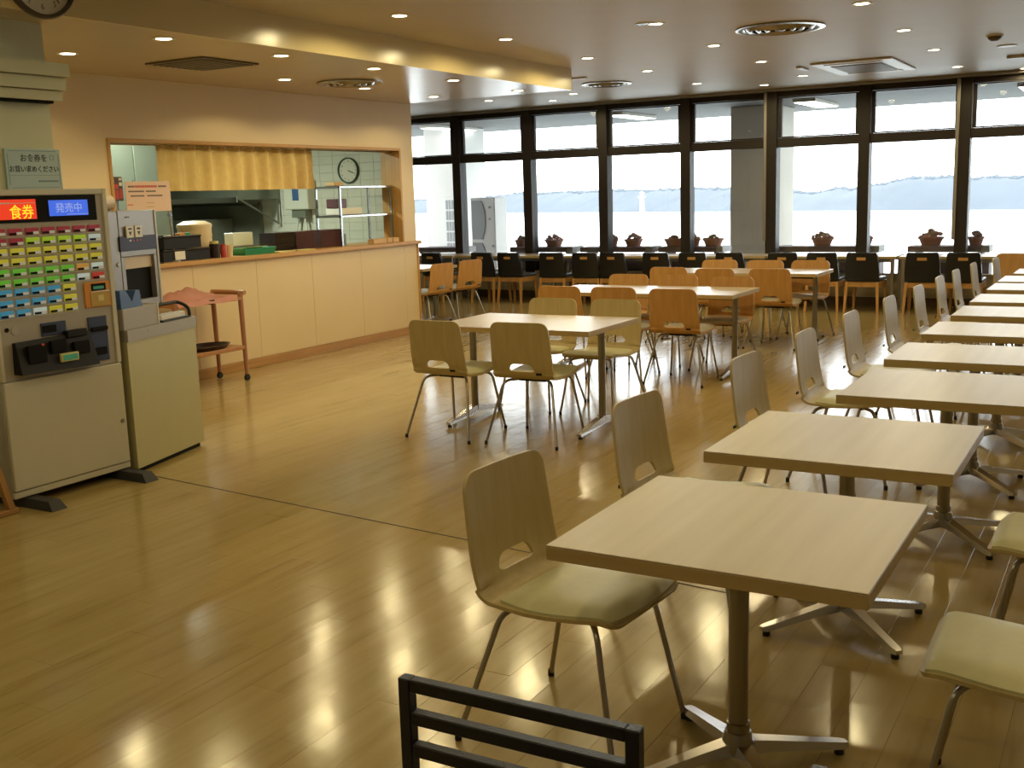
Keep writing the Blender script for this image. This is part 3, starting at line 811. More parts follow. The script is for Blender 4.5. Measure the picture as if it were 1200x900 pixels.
def long_table(label, x0, x1, y0, y1, h=.72, group='middle dining tables'):
    w, d = x1-x0, y1-y0
    t = thing('dining_table', label, 'table', ((x0+x1)/2, (y0+y1)/2, 0), 0, group)
    MB().box(-w/2, w/2, -d/2, d/2, h-.004, h, bev=.0015).build('table_top', M_topm, t)
    MB().box(-w/2, w/2, -d/2, d/2, h-.034, h-.004, bev=.0015).build('edge_band', M_edge, t)
    for sx in (-1, 1):
        x = sx*(w/2-.10)
        MB().tube([(x, 0, .07), (x, 0, h-.034)], .026, 14).build('post', M_post, t, True)
        ft = MB()
        for sy in (-1, 1):
            ft.hexa([(x-.026, 0, .045), (x+.026, 0, .045), (x+.020, sy*.36, .018), (x-.020, sy*.36, .018)],
                    [(x-.024, 0, .10), (x+.024, 0, .10), (x+.016, sy*.37, .038), (x-.016, sy*.37, .038)])
        fo = ft.build('foot', M_alu, t)
        for sy in (-1, 1): MB().lathe([(0, 0), (.014, 0), (.014, .012), (.009, .022)], 10, (x, sy*.345, 0)).build('glide', M_rub, fo)
    MB().box(-w/2+.12, w/2-.12, -.02, .02, h-.075, h-.034).build('under_rail', M_black, t)
    return t
long_table('four seat pale wood table nearest in the middle, on T-foot steel legs', -4.22, -3.0, 6.13, 6.93)
long_table('six seat pale wood table in the middle, behind the nearest one', -4.66, -2.88, 8.58, 9.32)
long_table('six seat pale wood table in the middle, closest to the windows', -4.52, -2.77, 10.84, 11.52)
long_table('pale wood table half hidden behind the kitchen wall end', -9.0, -7.63, 11.0, 11.78, .72)

# ------------------------------------------------------------------ window bar: tables and black backed chairs
def bar_table(x0, x1, label):
    t = thing('bar_table', label, 'table', ((x0+x1)/2, 14.38, 0), 0, 'tables along the window wall')
    w = x1-x0; h = .685
    MB().box(-w/2, w/2, -.28, .28, h-.004, h, bev=.001).build('table_top', M_topm, t)
    MB().box(-w/2, w/2, -.28, .28, h-.032, h-.004, bev=.001).build('edge_band', M_edge, t)
    for sx in (-1, 1):
        for sy in (-1, 1):
            MB().box(sx*(w/2-.045)-.022, sx*(w/2-.045)+.022, sy*.24-.022, sy*.24+.022, 0, h-.032, bev=.003).build('leg', M_steel, t)
    MB().box(-w/2+.07, w/2-.07, -.25, -.235, h-.075, h-.034).box(-w/2+.07, w/2-.07, .235, .25, h-.075, h-.034).build('apron', M_steel, t)
bx = [(-10.95, -9.22), (-9.18, -7.42), (-7.38, -5.90), (-5.86, -4.30), (-4.26, -2.63), (-2.59, -1.0), (-.96, .6)]
bl = ['bar table along the window hidden mostly by the kitchen wall end', 'bar table along the window with the white outdoor unit behind it', 'bar table along the window behind the front middle table', 'bar table along the window left of the grey column',
      'bar table along the window right of the grey column', 'bar table along the window behind the last two black chairs', 'bar table along the window beyond the right frame edge']
for (a, b), l in zip(bx, bl): bar_table(a, b, l)
def make_barchair(label):
    t = thing('window_chair', label, 'chair', (0, 0, 0), 0, 'black backed chairs along the window tables')
    b = MB()     # curved upholstered back, wider at the bottom
    n = 8; lev = [(.395, .205, -.215), (.50, .205, -.225), (.62, .195, -.245), (.72, .185, -.258), (.745, .178, -.262), (.752, .165, -.262)]
    fr, bk = [], []
    for z, w, y in lev:
        fr.append([b.bm.verts.new((w*(-1+2*i/n), y+.018 - .03*(1-(-1+2*i/n)**2)+.03, z)) for i in range(n+1)])
        bk.append([b.bm.verts.new((w*(-1+2*i/n), y-.018 - .03*(1-(-1+2*i/n)**2)+.03, z)) for i in range(n+1)])
    for G in (fr, bk):
        for A, B in zip(G, G[1:]):
            for i in range(n): b.bm.faces.new((A[i], A[i+1], B[i+1], B[i]))
    for k in range(len(lev)-1):
        for i in (0, n): b.bm.faces.new((fr[k][i], fr[k+1][i], bk[k+1][i], bk[k][i]))
    for k in (0, len(lev)-1):
        for i in range(n): b.bm.faces.new((fr[k][i], fr[k][i+1], bk[k][i+1], bk[k][i]))
    bo = b.build('backrest', M_stoolb, t, True, ang=50)
    MB().box(-.055, .055, -.275, -.262, .655, .692, bev=.003).build('wood_grip', M_stoolw, bo)
    MB().box(-.20, .20, -.19, .22, .385, .435, bev=.018, seg=2).build('seat_cushion', M_seatblue, t, True)
    MB().box(-.20, .20, -.20, -.175, .32, .385, bev=.003).box(-.195, .195, .185, .21, .32, .385, bev=.003).box(-.205, -.18, -.175, .185, .32, .385).box(.18, .205, -.175, .185, .32, .385).build('seat_rail', M_stoolw, t)
    for sx in (-1, 1):
        for sy, yb in ((-1, -.235), (1, .215)):
            yt = -.19 if sy < 0 else .19
            MB().hexa([(sx*.205-.013, yb-.013, 0), (sx*.205+.013, yb-.013, 0), (sx*.205+.013, yb+.013, 0), (sx*.205-.013, yb+.013, 0)],
                      [(sx*.185-.019, yt-.019, .385), (sx*.185+.019, yt-.019, .385), (sx*.185+.019, yt+.019, .385), (sx*.185-.019, yt+.019, .385)]).build('leg', M_stoolw, t)
    return t
stx = [(507, -9.39), (567, -8.49), (595, -8.03), (644, -7.34), (681, -6.81), (715, -6.36), (766, -5.72), (808, -5.20), (852, -4.67), (912, -3.98), (960, -3.47), (1008, -2.97), (1077, -2.27), (1124, -1.80)]
sl = ['black backed wood chair partly hidden behind the kitchen wall end', 'black backed wood chair just right of the leftmost window mullion', 'black backed wood chair in front of the white outdoor unit window',
      'black backed wood chair right of the second mullion, first of three', 'black backed wood chair in the third window, middle of three', 'black backed wood chair right of the third mullion',
      'black backed wood chair fourth left of the grey column', 'black backed wood chair beside the fourth mullion', 'black backed wood chair under the left edge of the grey column', 'black backed wood chair just right of the grey column',
      'black backed wood chair two places left of the paired steel table legs', 'black backed wood chair immediately left of the paired steel table legs', 'black backed wood chair immediately right of the paired steel table legs', 'black backed wood chair rightmost along the windows']
bc0 = None
for i, ((px, x), l) in enumerate(zip(stx, sl)):
    rz = math.radians((-6, -5, -4, 2, 3, -3, 0, 2, -2, 2, 0, -2, 1, -1)[i])
    if bc0 is None: bc0 = make_barchair(l); c = bc0
    else: c = dup(bc0, label=l)
    c.location = (x, 14.04, 0); c.rotation_euler = (0, 0, rz)

# ------------------------------------------------------------------ black steel chairs at the bottom edge
def steel_chair(x, y, rz, label):
    t = thing('steel_chair', label, 'chair', (x, y, 0), rz, 'black steel chairs beside the camera')
    for sx in (-1, 1):
        MB().box(sx*.2065-.0115, sx*.2065+.0115, -.0115, .0115, 0, .80, bev=.002).build('leg', M_blackmetal, t)
        MB().box(sx*.2065-.0115, sx*.2065+.0115, -.42, -.397, 0, .44, bev=.002).build('leg', M_blackmetal, t)
        MB().box(sx*.2065-.0115, sx*.2065+.0115, -.397, -.0115, .40, .425, bev=.002).build('seat_rail', M_blackmetal, t)
    for z in (.7885, .730, .672, .614, .556): MB().box(-.195, .195, -.0105, .0105, z-.0115, z+.0115, bev=.002).build('back_rail', M_blackmetal, t)
    MB().box(-.215, .215, -.43, -.02, .425, .455, bev=.01).build('seat', M_stoolb, t)
steel_chair(-.822, 1.385, .02, 'black square tube steel chair with slatted back at the bottom edge')
steel_chair(-.135, 1.405, .05, 'second black steel chair, only its corner showing below the nearest pedestal')

# ------------------------------------------------------------------ meal ticket machine
tmn = thing('ticket_machine', 'ivory meal ticket vending machine with rows of coloured buttons', 'vending machine', (-5.17, 3.515, 0), PI/2)
MW = .78
MB().box(0, MW, .012, .43, .055, 1.70, bev=.006).build('body', M_machside, tmn)
MB().box(.004, MW-.004, -.012, .012, .095, .690, bev=.006, seg=2).build('lower_door', M_mach, tmn)
MB().box(.0, MW, -.006, .012, .055, .090, bev=.004).build('kick_plate', M_mach, tmn)
fb = MB(); fb.box(0, .022, -.012, .012, .694, 1.70, bev=.003); fb.box(MW-.03, MW, -.012, .012, .694, 1.70, bev=.003); fb.box(.022, MW-.03, -.012, .012, 1.668, 1.70, bev=.003)
fb.build('door_frame', M_mach, tmn)
MB().box(.022, MW-.03, -.002, .012, .694, 1.668).build('front_panel', M_machpan, tmn)
for x in (.05, .685):
    MB().hexa([(x, -.235, 0), (x+.095, -.235, 0), (x+.095, .43, 0), (x, .43, 0)], [(x+.012, -.195, .05), (x+.083, -.195, .05), (x+.083, .43, .05), (x+.012, .43, .05)]).build('foot', M_feet, tmn)
hd = MB().box(.03, .706, -.008, -.002, 1.525, 1.666, bev=.002).build('header_panel', M_dark, tmn)
MB().box(.085, .312, -.011, -.008, 1.543, 1.648).build('red_sign', M_scrred, tmn)
text('食券', .080, M_scryel, tmn, (.148, -.0118, 1.552), bold=.0004, sx=.92)
MB().box(.09, .155, -.0118, -.011, 1.625, 1.632).box(.16, .305, -.0118, -.011, 1.627, 1.630).build('small_print', M_white, tmn)
MB().box(.393, .646, -.011, -.008, 1.554, 1.639).build('display', M_scrblu, tmn)
text('発売中', .056, M_scrtxt, tmn, (.52, -.0118, 1.577), align='CENTER', bold=.0003, sx=1.05)
MB().box(.505, .64, -.0118, -.011, 1.560, 1.563).build('display_bar', M_scrtxt, tmn)
rowsz = [1.498, 1.446, 1.393, 1.340, 1.285, 1.230, 1.179, 1.122, 1.068]
pat = ['rrrrrrr', 'rrllllw', 'yyyyyyy', 'yyyyyyy', 'gggggow', 'gggggwR', 'bbbby', 'bbbby', 'bbwyy']
bme = {}
def bmesh_btn(kind):
    if kind not in bme:
        o = MB().box(0, .083, -.009, -.002, 0, .037, bev=.002).build('button', M_btn[kind]); bme[kind] = o.data; bpy.data.objects.remove(o)
    return bme[kind]
o = MB().box(.004, .046, -.0105, -.009, .002, .014).build('number_window', M_dark); NWIN = o.data; bpy.data.objects.remove(o)
o = MB().box(.046, .080, -.0105, -.009, .002, .017).build('price_tab', M_tab); PTAB = o.data; bpy.data.objects.remove(o)
o = MB().box(.012, .07, -.0098, -.009, .024, .029).build('print_line', M_machpan); PLINE = o.data; bpy.data.objects.remove(o)
for r, (z, p) in enumerate(zip(rowsz, pat)):
    for c, k in enumerate(p):
        bo = mesh_obj('button', bmesh_btn(k), tmn, (.032+c*.1005, 0, z-.038))
        mesh_obj('number_window', NWIN, bo); mesh_obj('price_tab', PTAB, bo)
    MB().box(.028, .028+len(p)*.1005, -.004, -.002, z-.046, z-.042).build('row_strip', M_mach, tmn)
MB().box(.568, .748, -.010, -.002, 1.03, 1.176, bev=.003).build('card_panel', M_orange, tmn)
MB().box(.615, .715, -.013, -.010, 1.125, 1.165, bev=.002).build('card_display', M_dark, tmn)
MB().box(.628, .70, -.014, -.013, 1.134, 1.150).build('card_lcd', M_scrgrn, tmn)
MB().box(.605, .735, -.0125, -.010, 1.035, 1.115, bev=.002).build('card_reader', M_brass, tmn)
MB().box(.655, .695, -.0135, -.0125, 1.065, 1.098).build('card_mark', M_yellowp, tmn)
MB().box(.612, .74, -.0125, -.010, 1.116, 1.122).build('card_rule', M_white, tmn)
# bill unit: a sloping console with three bays
MB().hexa([(.078, -.075, .725), (.575, -.075, .715), (.575, -.002, .715), (.078, -.002, .725)], [(.085, -.03, .895), (.56, -.03, .905), (.56, -.002, .905), (.085, -.002, .895)]).build('bill_console', M_black, tmn)
for x0, x1, z0, z1 in ((.13, .245, .775, .875), (.275, .375, .815, .885), (.42, .525, .79, .86)):
    MB().box(x0, x1, -.070, -.045, z0, z1, bev=.004).build('bill_slot', M_dark, tmn)
MB().box(.40, .53, -.05, -.01, .885, .925, bev=.004).build('ticket_outlet', M_black, tmn)
MB().box(.318, .432, -.086, -.066, .762, .808, bev=.003).build('amount_display', M_yellowp, tmn)
MB().box(.328, .422, -.088, -.086, .770, .800).build('amount_lcd', M_scrgrn, tmn)
MB().box(.266, .425, -.010, -.002, .908, .980, bev=.002).build('coin_slot', M_navy, tmn)
MB().box(.272, .36, -.012, -.010, .925, .965, bev=.002).build('coin_mouth', M_dark, tmn)
MB().box(.572, .70, -.012, -.002, .722, .978, bev=.003).build('ticket_tray', M_navy, tmn)
MB().box(.580, .695, -.030, -.012, .895, .920, bev=.006).build('tray_hood', M_dark, tmn)
MB().box(.60, .68, -.016, -.012, .755, .80, bev=.004).build('return_cup', M_dark, tmn)
MB().box(.215, .228, -.072, -.066, .868, .878).build('red_lamp', M_btn['R'], tmn)
MB().lathe([(0, -.004), (.012, -.004), (.014, 0)], 14).rotate(Matrix.Rotation(-PI/2, 3, 'X')).move((.745, -.012, .345)).build('lock', M_steel, tmn, True)
MB().lathe([(0, -.003), (.012, -.003), (.012, 0)], 14).rotate(Matrix.Rotation(-PI/2, 3, 'X')).move((.062, -.003, .968)).build('key_hole', M_dark, tmn)
MB().lathe([(0, -.003), (.022, -.003), (.024, 0)], 16).rotate(Matrix.Rotation(-PI/2, 3, 'X')).move((.11, -.003, .958)).build('return_lever', M_machside, tmn)

# sign on the wall above
sg = thing('notice_sign', 'pale blue notice board on the sage wall above the ticket machine', 'sign', (-5.618, 3.99, 1.705), PI/2)
MB().box(0, .37, -.012, 0, 0, .235, bev=.003).build('board', M_signbg, sg)
bd = MB(); t_ = .0022
for (x0, x1, z0, z1) in ((.03, .34, .012, .012+t_), (.03, .34, .221, .221+t_), (.016, .016+t_, .028, .205), (.352, .352+t_, .028, .205)): bd.box(x0, x1, -.0128, -.012, z0, z1)
bd.build('border_line', M_signb, sg)
text('お食券を', .046, M_signtx, sg, (.095, -.0125, .165), bold=.0004)
text('お買い求めください', .040, M_signtx, sg, (.185, -.0125, .105), align='CENTER', bold=.0004, sx=.92)
sp = MB().box(.02, .35, -.0128, -.012, .083, .0845)
for k in range(11): sp.box(.205+k*.0125, .205+k*.0125+.009, -.0128, -.012, .045, .054)
sp.build('small_print', M_signb, sg)
MB().box(.295, .322, -.0128, -.012, .172, .174).box(.295, .322, -.0128, -.012, .196, .198).box(.295, .297, -.0128, -.012, .174, .196).box(.320, .322, -.0128, -.012, .174, .196).build('emblem', M_signb, sg)
# stepped blind box / cornice
cn = thing('shutter_box', 'stepped sage coloured shutter box high on the left wall', 'shutter box', (-5.62, 3.2, 2.2), PI/2)
MB().box(0, 1.131, -.12, -.001, .15, .225).box(1.131, 1.20, -.12, .12, .15, .225).build('upper_tier', M_green, cn)
MB().box(0, 1.131, -.095, -.001, .075, .145).box(1.131, 1.185, -.095, .10, .075, .145).build('middle_tier', M_green, cn)
MB().box(0, 1.131, -.075, -.001, .015, .07).box(1.131, 1.17, -.075, .08, .015, .07).build('lower_tier', M_green, cn)
MB().box(0, 1.12, -.055, -.001, 0, .015).build('shadow_strip', M_dark, cn)  # black strip standing in for the shadow below the lowest tier

def wall_clock(name, label, R, rimm, loc, rz, hands, nums=True):
    t = thing(name, label, 'clock', loc, rz)
    X = Matrix.Rotation(PI/2, 3, 'X')
    MB().lathe([(R*.88, .010), (R*.90, .030), (R*.96, .034), (R, .022), (R, 0), (0, 0)], 40).rotate(X).build('rim', rimm, t, True)
    MB().lathe([(0, .012), (R*.89, .012)], 40).rotate(X).build('face', M_clockface, t)
    if nums:
        for h in range(1, 13):
            a = PI/2 - h*PI/6
            text(str(h), R*.20, M_inkdk, t, (R*.70*math.cos(a), -.0125, R*.70*math.sin(a)-R*.07), align='CENTER', name='numeral')
    for nm, ang, ln, w in (('hour_hand', hands[0], .5, .035), ('minute_hand', hands[1], .75, .025)):
        a = PI/2-math.radians(ang)
        b = MB(); c, s = math.cos(a), math.sin(a); L, ww = ln*R, w*R
        b.hexa([(-s*-ww-c*ww, -.014, c*-ww-s*ww), (-s*ww-c*ww, -.014, c*ww-s*ww), (c*L-s*ww*.5, -.014, s*L+c*ww*.5), (c*L+s*ww*.5, -.014, s*L-c*ww*.5)],
               [(-s*-ww-c*ww, -.017, c*-ww-s*ww), (-s*ww-c*ww, -.017, c*ww-s*ww), (c*L-s*ww*.5, -.017, s*L+c*ww*.5), (c*L+s*ww*.5, -.017, s*L-c*ww*.5)])
        b.build(nm, M_inkdk, t)
    return t
wall_clock('wall_clock', 'large round brown rimmed clock cut off at the top left corner', .225, M_clockrim, (-5.279, 4.08, 2.84), PI/2, (100, 140))
wall_clock('wall_clock', 'round green rimmed clock on the tiled kitchen wall', .155, M_green_rim, (-8.29, 10.493, 1.935), 0, (115, 110), True)

# ------------------------------------------------------------------ olive cabinet with drink dispenser
CA = PI/2 + math.atan2(.20, .72)
cb = thing('side_cabinet', 'low olive laminate cabinet standing right of the ticket machine', 'cabinet', (-5.16, 4.345, 0), CA)
CW = .76
MB().prism([(0, 0), (CW, 0), (CW, .46), (.135, .46)], .03, .80).build('body', M_cab, cb)
MB().prism([(.03, .02), (CW-.02, .02), (CW-.02, .44), (.15, .44)], 0, .03).build('plinth', M_dark, cb)
MB().prism([(0, -.01), (CW+.004, -.01), (CW+.004, .47), (.14, .47)], .80, .87).build('top_board', M_cabgrey, cb)
MB().lathe([(0, -.003), (.007, -.003), (.008, 0)], 10).rotate(Matrix.Rotation(-PI/2, 3, 'X')).move((.22, -.010, .845)).build('screw', M_steel, cb)
def on_cab(x, y, z):
    c, s = math.cos(CA), math.sin(CA); return (-5.16+c*x-s*y, 4.345+s*x+c*y, z)
bxo = thing('cup_box', 'grey open front box on the cabinet under the drink dispenser', 'box', on_cab(0.0, .01, .87), CA)
MB().box(0, .36, 0, .10, 0, .125, bev=.003).build('body', M_cabgrey, bxo)
MB().box(.36, .372, -.004, .10, 0, .13, bev=.002).build('side_panel', M_white, bxo)
rack = thing('leaflet_tray', 'black wire tray of printed leaflets on the cabinet top', 'tray', on_cab(.40, .0, .87), CA)
MB().box(0, .33, 0, .105, 0, .012, bev=.003).build('base', M_black, rack)
MB().tube(fillet([(.01, .095, .012), (.01, .095, .10), (.315, .095, .10), (.322, .05, .085), (.322, .012, .06), (.322, .008, .012)], .03), .011, 8).build('rail', M_black, rack, True)
lf = thing('leaflets', 'pile of cream printed leaflets lying in the black tray', 'papers', on_cab(.41, .015, .884), CA)
MB().box(0, .27, 0, .065, 0, .030).build('stack', M_white, lf)
pr = MB()
for k in range(9): pr.box(.02+(k % 3)*.085, .075+(k % 3)*.085, .006+(k//3)*.02, .018+(k//3)*.02, .030, .0306)
pr.build('print', M_inkdk, lf)
# dispenser
ds = thing('drink_dispenser', 'silver drink dispenser with dark display and dispensing bay on the cabinet', 'dispenser', on_cab(.06, .115, .87), CA)
DW = .53
MB().box(.02, DW-.02, .02, .20, 0, .10).build('base', M_black, ds)
MB().box(0, .13, .0, .215, .10, .70, bev=.008).build('side_column', M_disp, ds)
b = MB()
b.box(.13, DW, .0, .215, .42, .70, bev=.004); b.box(.13, .165, 0, .215, .15, .42); b.box(DW-.05, DW, 0, .215, .15, .42); b.box(.13, DW, 0, .215, .10, .15); b.box(.13, DW, .18, .215, .15, .42)
b.build('body', M_disp, ds)
MB().box(DW-.02, DW+.004, -.006, .215, .10, .70, bev=.004).build('edge_trim', M_disps, ds)
MB().box(.166, DW-.051, .035, .179, .151, .345).build('bay_liner', M_dark, ds)
MB().box(.167, DW-.052, .02, .168, .345, .419).build('nozzle_block', M_cream, ds)
MB().lathe([(.010, .31), (.012, .34)], 10, (.27, .08, 0)).build('nozzle', M_white, ds)
MB().box(.115, DW-.02, -.010, 0, .455, .545, bev=.003).build('display', M_dispnl, ds)
for k, m in enumerate((M_tab, M_red, M_red, M_red)): MB().box(.215+k*.035, .232+k*.035, -.013, -.010, .513, .522).build('push_button', m, ds)
for x in (.185, .275):
    cd = MB().box(x, x+.075, -.016, -.010, .535, .605).build('label_card', M_white, ds)
    MB().hexa([(x+.022, -.0166, .572), (x+.053, -.0166, .572), (x+.053, -.016, .572), (x+.022, -.016, .572)][::1], [(x+.033, -.0166, .550), (x+.042, -.0166, .550), (x+.042, -.016, .550), (x+.033, -.016, .550)]).build('arrow', M_inkdk, cd)
    MB().box(x+.02, x+.055, -.0166, -.016, .582, .594).build('card_print', M_inkdk, cd)
MB().box(.205, .245, -.004, 0, .655, .663).build('badge', M_inkdk, ds)
MB().lathe([(0, -.006), (.012, -.006), (.014, 0)], 12).rotate(Matrix.Rotation(-PI/2, 3, 'X')).move((.09, 0, .38)).build('lock', M_machside, ds)
cu = thing('cup_holder', 'blue plastic holder with V notch at the foot of the dispenser', 'holder', on_cab(.0, .012, .995), CA)
MB().prism([(0, 0), (.22, 0), (.21, .03), (.20, .10), (.155, .10), (.115, .035), (.065, .10), (.05, .11), (0, .11)], -.085, -.005).rotate(Matrix.Rotation(PI/2, 3, 'X')).build('body', M_blue, cu)
rl = thing('paper_roll', 'beige paper roll lying on top of the drink dispenser', 'paper roll', on_cab(.07, .22, 1.62), CA)
MB().tube([(0, 0, 0), (.22, .02, 0)], .05, 18).build('roll', M_cream, rl, True)
MB().tube([(.22, .02, 0), (.228, .0207, 0)], .028, 14).build('core', M_red, rl)

# ------------------------------------------------------------------ trolley
ct = thing('serving_trolley', 'reddish wooden serving trolley on castors before the kitchen wall', 'trolley', (-7.14, 6.78, 0), PI/2)
for sx in (-1, 1):
    for y in (-.17, .17):
        lg = MB().tube([(sx*.40, y, .06), (sx*.385, y, .80)], .021, 10, rr=[.019, .024]).build('leg', M_cartv, ct, True)
        MB().tube([(sx*.40+.0, y-.012, .028), (sx*.40, y+.012, .028)], .028, 14).box(sx*.40-.012, sx*.40+.012, y-.014, y+.014, .03, .065).build('castor', M_rub, lg)
MB().box(-.38, .38, -.19, .19, .735, .765, bev=.005).build('top_shelf', M_cart, ct)
MB().box(-.38, .38, -.19, .19, .29, .325, bev=.005).build('lower_shelf', M_cart, ct)
MB().tube([(.41, -.2, .80), (.41, .2, .80)], .022, 12).build('handle', M_cart, ct, True)
MB().box(-.02, .04, -.2, -.185, .735, .772).build('clip', M_black, ct)
cl = MB(); n = 12; G = []
for i in range(n+1):
    r = []
    for j in range(n+1):
        x = -.38+.70*i/n; y = -.215+.42*j/n
        z = .771 + .012*math.sin(i*1.3)*math.sin(j*1.1+.5) + .013 + .10*max(0, math.sin(PI*min(1, max(0, (j-3)/9))))*max(0, math.sin(PI*min(1, i/11)))*(.8+.2*math.sin(i*2.1+j)) - (.045 if j == 0 else 0)
        r.append(cl.bm.verts.new((x, y, z)))
    G.append(r)
for i in range(n):
    for j in range(n): cl.bm.faces.new((G[i][j], G[i+1][j], G[i+1][j+1], G[i][j+1]))
bmesh.ops.solidify(cl.bm, geom=cl.bm.faces[:], thickness=.008)
o = cl.build('tray_cloth', M_pink, None, True); o.location = (-7.14, 6.78, 0); o.rotation_euler = (0, 0, PI/2); tag(o, 'crumpled pink cloth covering the trolley top', 'cloth')
pt = thing('dark_tray', 'dark oval tray lying on the lower trolley shelf', 'tray', (-7.12, 6.83, .326), PI/2)
MB().lathe([(0, .004), (.13, .004), (.165, .035), (.172, .035), (.14, 0), (0, 0)], 28).build('dish', M_blacklaq, pt, True)
pt.scale = (1.6, 1, 1)

# ------------------------------------------------------------------ serving hatch contents
cur = MB(); n = 96; Y0, Y1 = 6.84, 8.93
for lay, off in ((0, 0),):
    top, bot = [], []
    G = []
    for j in range(9):
        z = 2.118 - j*(2.118-1.715)/8; r = []
        for i in range(n+1):
            y = Y0+(Y1-Y0)*i/n; amp = .034+.008*j/8
            r.append(cur.bm.verts.new((XK-.09+amp*math.sin(i/n*2*PI*11+.15*math.sin(j))+.006*math.sin(i*.9+j*.4), y+.012*math.sin(i*.55)*j/8, z)))
        G.append(r)
    for A, B in zip(G, G[1:]):
        for i in range(n): cur.bm.faces.new((A[i], A[i+1], B[i+1], B[i]))
bmesh.ops.solidify(cur.bm, geom=cur.bm.faces[:], thickness=.003)
cu_t = thing('hatch_curtain', 'short ochre pleated curtain hanging across the serving hatch', 'curtain')
cur.build('fabric', M_curt, cu_t, True, ang=80)
MB().tube([(XK-.09, OY0+.031, 2.112), (XK-.09, OY1-.031, 2.112)], .007, 8).build('rod', M_chrome, cu_t, True)

def stand_poster(name, label, y0, y1, z0, z1, x, bg, zb=ZK):
    t = thing(name, label, 'poster', (x, y0, zb), PI/2)
    w = y1-y0
    MB().box(0, w, -.004, 0, z0-zb, z1-zb).build('sheet', bg, t)
    MB().box(w*.5-.012, w*.5+.012, 0, .006, .012, z1-zb-.03).build('stand_rod', M_chrome, t)
    MB().box(w*.5-.07, w*.5+.07, -.05, .06, 0, .012, bev=.003).build('stand_foot', M_black, t)
    return t, w
p, w = stand_poster('notice_poster', 'pink printed notice standing at the left of the serving hatch', 6.41, 6.90, 1.545, 1.80, XK-.02, M_posterp)
zt = 1.80-ZK
def bars(par, m, z, xs, h=.012, nm='print_line'):
    b = MB()
    for x0, x1 in xs:
        x = x0
        while x < x1: b.box(x, min(x+.017, x1), -.0046, -.004, z, z+h); x += .021
    b.build(nm, m, par)
bars(p, M_inkdk, zt-.05, [(.03, .10), (.36, .45)], .015); bars(p, M_inkred, zt-.052, [(.105, .345)], .019)
bars(p, M_inkdk, zt-.09, [(.03, .20), (.22, .33)], .013); bars(p, M_inkdk, zt-.128, [(.05, .20), (.23, .40)], .013)
bars(p, M_inkred, zt-.20, [(.01, .07)], .008); bars(p, M_brass, zt-.185, [(.21, .30)], .007); bars(p, M_brass, zt-.22, [(.21, .30)], .007)
p, w = stand_poster('menu_poster', 'narrow dark menu poster with red dish pictures left of the pink notice', 6.275, 6.405, 1.64, 1.84, XK-.045, M_inkdk)
zt = 1.84-ZK
for (x0, x1, z0, z1, m) in ((.012, .045, -.05, -.015, M_posterp), (.03, .085, -.10, -.06, M_inkred), (.035, .085, -.185, -.108, M_red), (.095, .125, -.03, -.01, M_posterp), (.095, .125, -.075, -.045, M_white), (.095, .125, -.18, -.10, M_inkred)):
    MB().box(x0, x1, -.0046, -.004, zt+z0, zt+z1).build('picture', m, p)
pole = thing('chrome_clip_stand', 'thin chrome clip stand on the hatch counter beside the pink notice', 'stand', (XK-.08, 6.95, ZK))
MB().lathe([(0, 0), (.05, 0), (.05, .01), (.01, .016)], 16).build('base', M_chrome, pole, True)
MB().tube([(0, 0, .01), (0, -.035, .64)], .010, 10).build('rod', M_chrome, pole, True)
MB().box(-.012, .012, -.04, .0, .40, .43).build('clip', M_chrome, pole)
MB().box(-.004, .004, -.045, .01, .56, .63).build('clip', M_chrome, pole)

def organiser(y0, y1, z, hgt, label):
    t = thing('black_tray', label, 'tray', (XK-.06, y0, z), PI/2, 'black trays on the hatch counter')
    w = y1-y0
    b = MB().box(0, w, 0, .26, 0, .008); b.box(0, w, 0, .008, .008, hgt); b.box(0, w, .252, .26, .008, hgt*1.1); b.box(0, .008, .008, .252, .008, hgt); b.box(w-.008, w, .008, .252, .008, hgt)
    b.build('basket', M_black, t)
    MB().tube([(0, 0, hgt), (w, 0, hgt)], .010, 8).build('lip', M_black, t, True)
    return t
organiser(6.80, 7.36, ZK, .10, 'lower black plastic tray at the left end of the hatch counter')
organiser(6.82, 7.26, ZK+.115, .105, 'upper black plastic tray stacked on the lower black tray')
for x, y, z, L, m in ((.02, 6.9, ZK+.012, 'white card lying in the lower black tray', M_white),):
    o = MB().box(-.005, .0, 0, .12, .0, .075).build('card', m, None); o.location = (XK-.052, 6.93, ZK+.015); tag(o, 'cream card propped against the lower black tray', 'card')
for i, (y, m, L) in enumerate(((6.98, M_woodbox, 'bundle of wooden chopsticks in the upper black tray'), (7.12, M_orange, 'orange packet in the upper black tray'), (7.18, M_greenp, 'small green packet in the upper black tray'))):
    o = MB().box(-.03, .03, -.04, .04, 0, .125 if i else .11, bev=.006).build(('chopstick_bundle', 'orange_packet', 'green_packet')[i], m); o.location = (XK-.17, y, ZK+.125); tag(o, L, ('chopsticks', 'packet', 'packet')[i])
bt = thing('black_bottle', 'tall black bottle at the left end of the counter beside the dispenser', 'bottle', (XK-.36, 6.93, ZK))
MB().lathe([(0, 0), (.045, 0), (.045, .28), (.03, .33), (.03, .36), (0, .36)], 18).build('body', M_black, bt, True)
MB().lathe([(.032, .355), (.032, .39), (0, .392)], 14).build('cap', M_tab, bt, True)
po = thing('enamel_pail', 'cream enamel pail with lid and bail handle on the hatch counter', 'pail', (XK-.36, 7.48, ZK))
MB().lathe([(0, 0), (.14, 0), (.15, .02), (.158, .29), (0, .29)], 30).build('body', M_cream, po, True)
MB().lathe([(.163, .285), (.163, .315), (.10, .345), (0, .35)], 30).build('lid', M_cream, po, True)
MB().tube([(.165*math.sin(a)*.9, .165*math.cos(a), .27-.09*math.sin(a)) for a in [PI*k/12 for k in range(13)]], .005, 6).build('bail', M_brass, po, True)
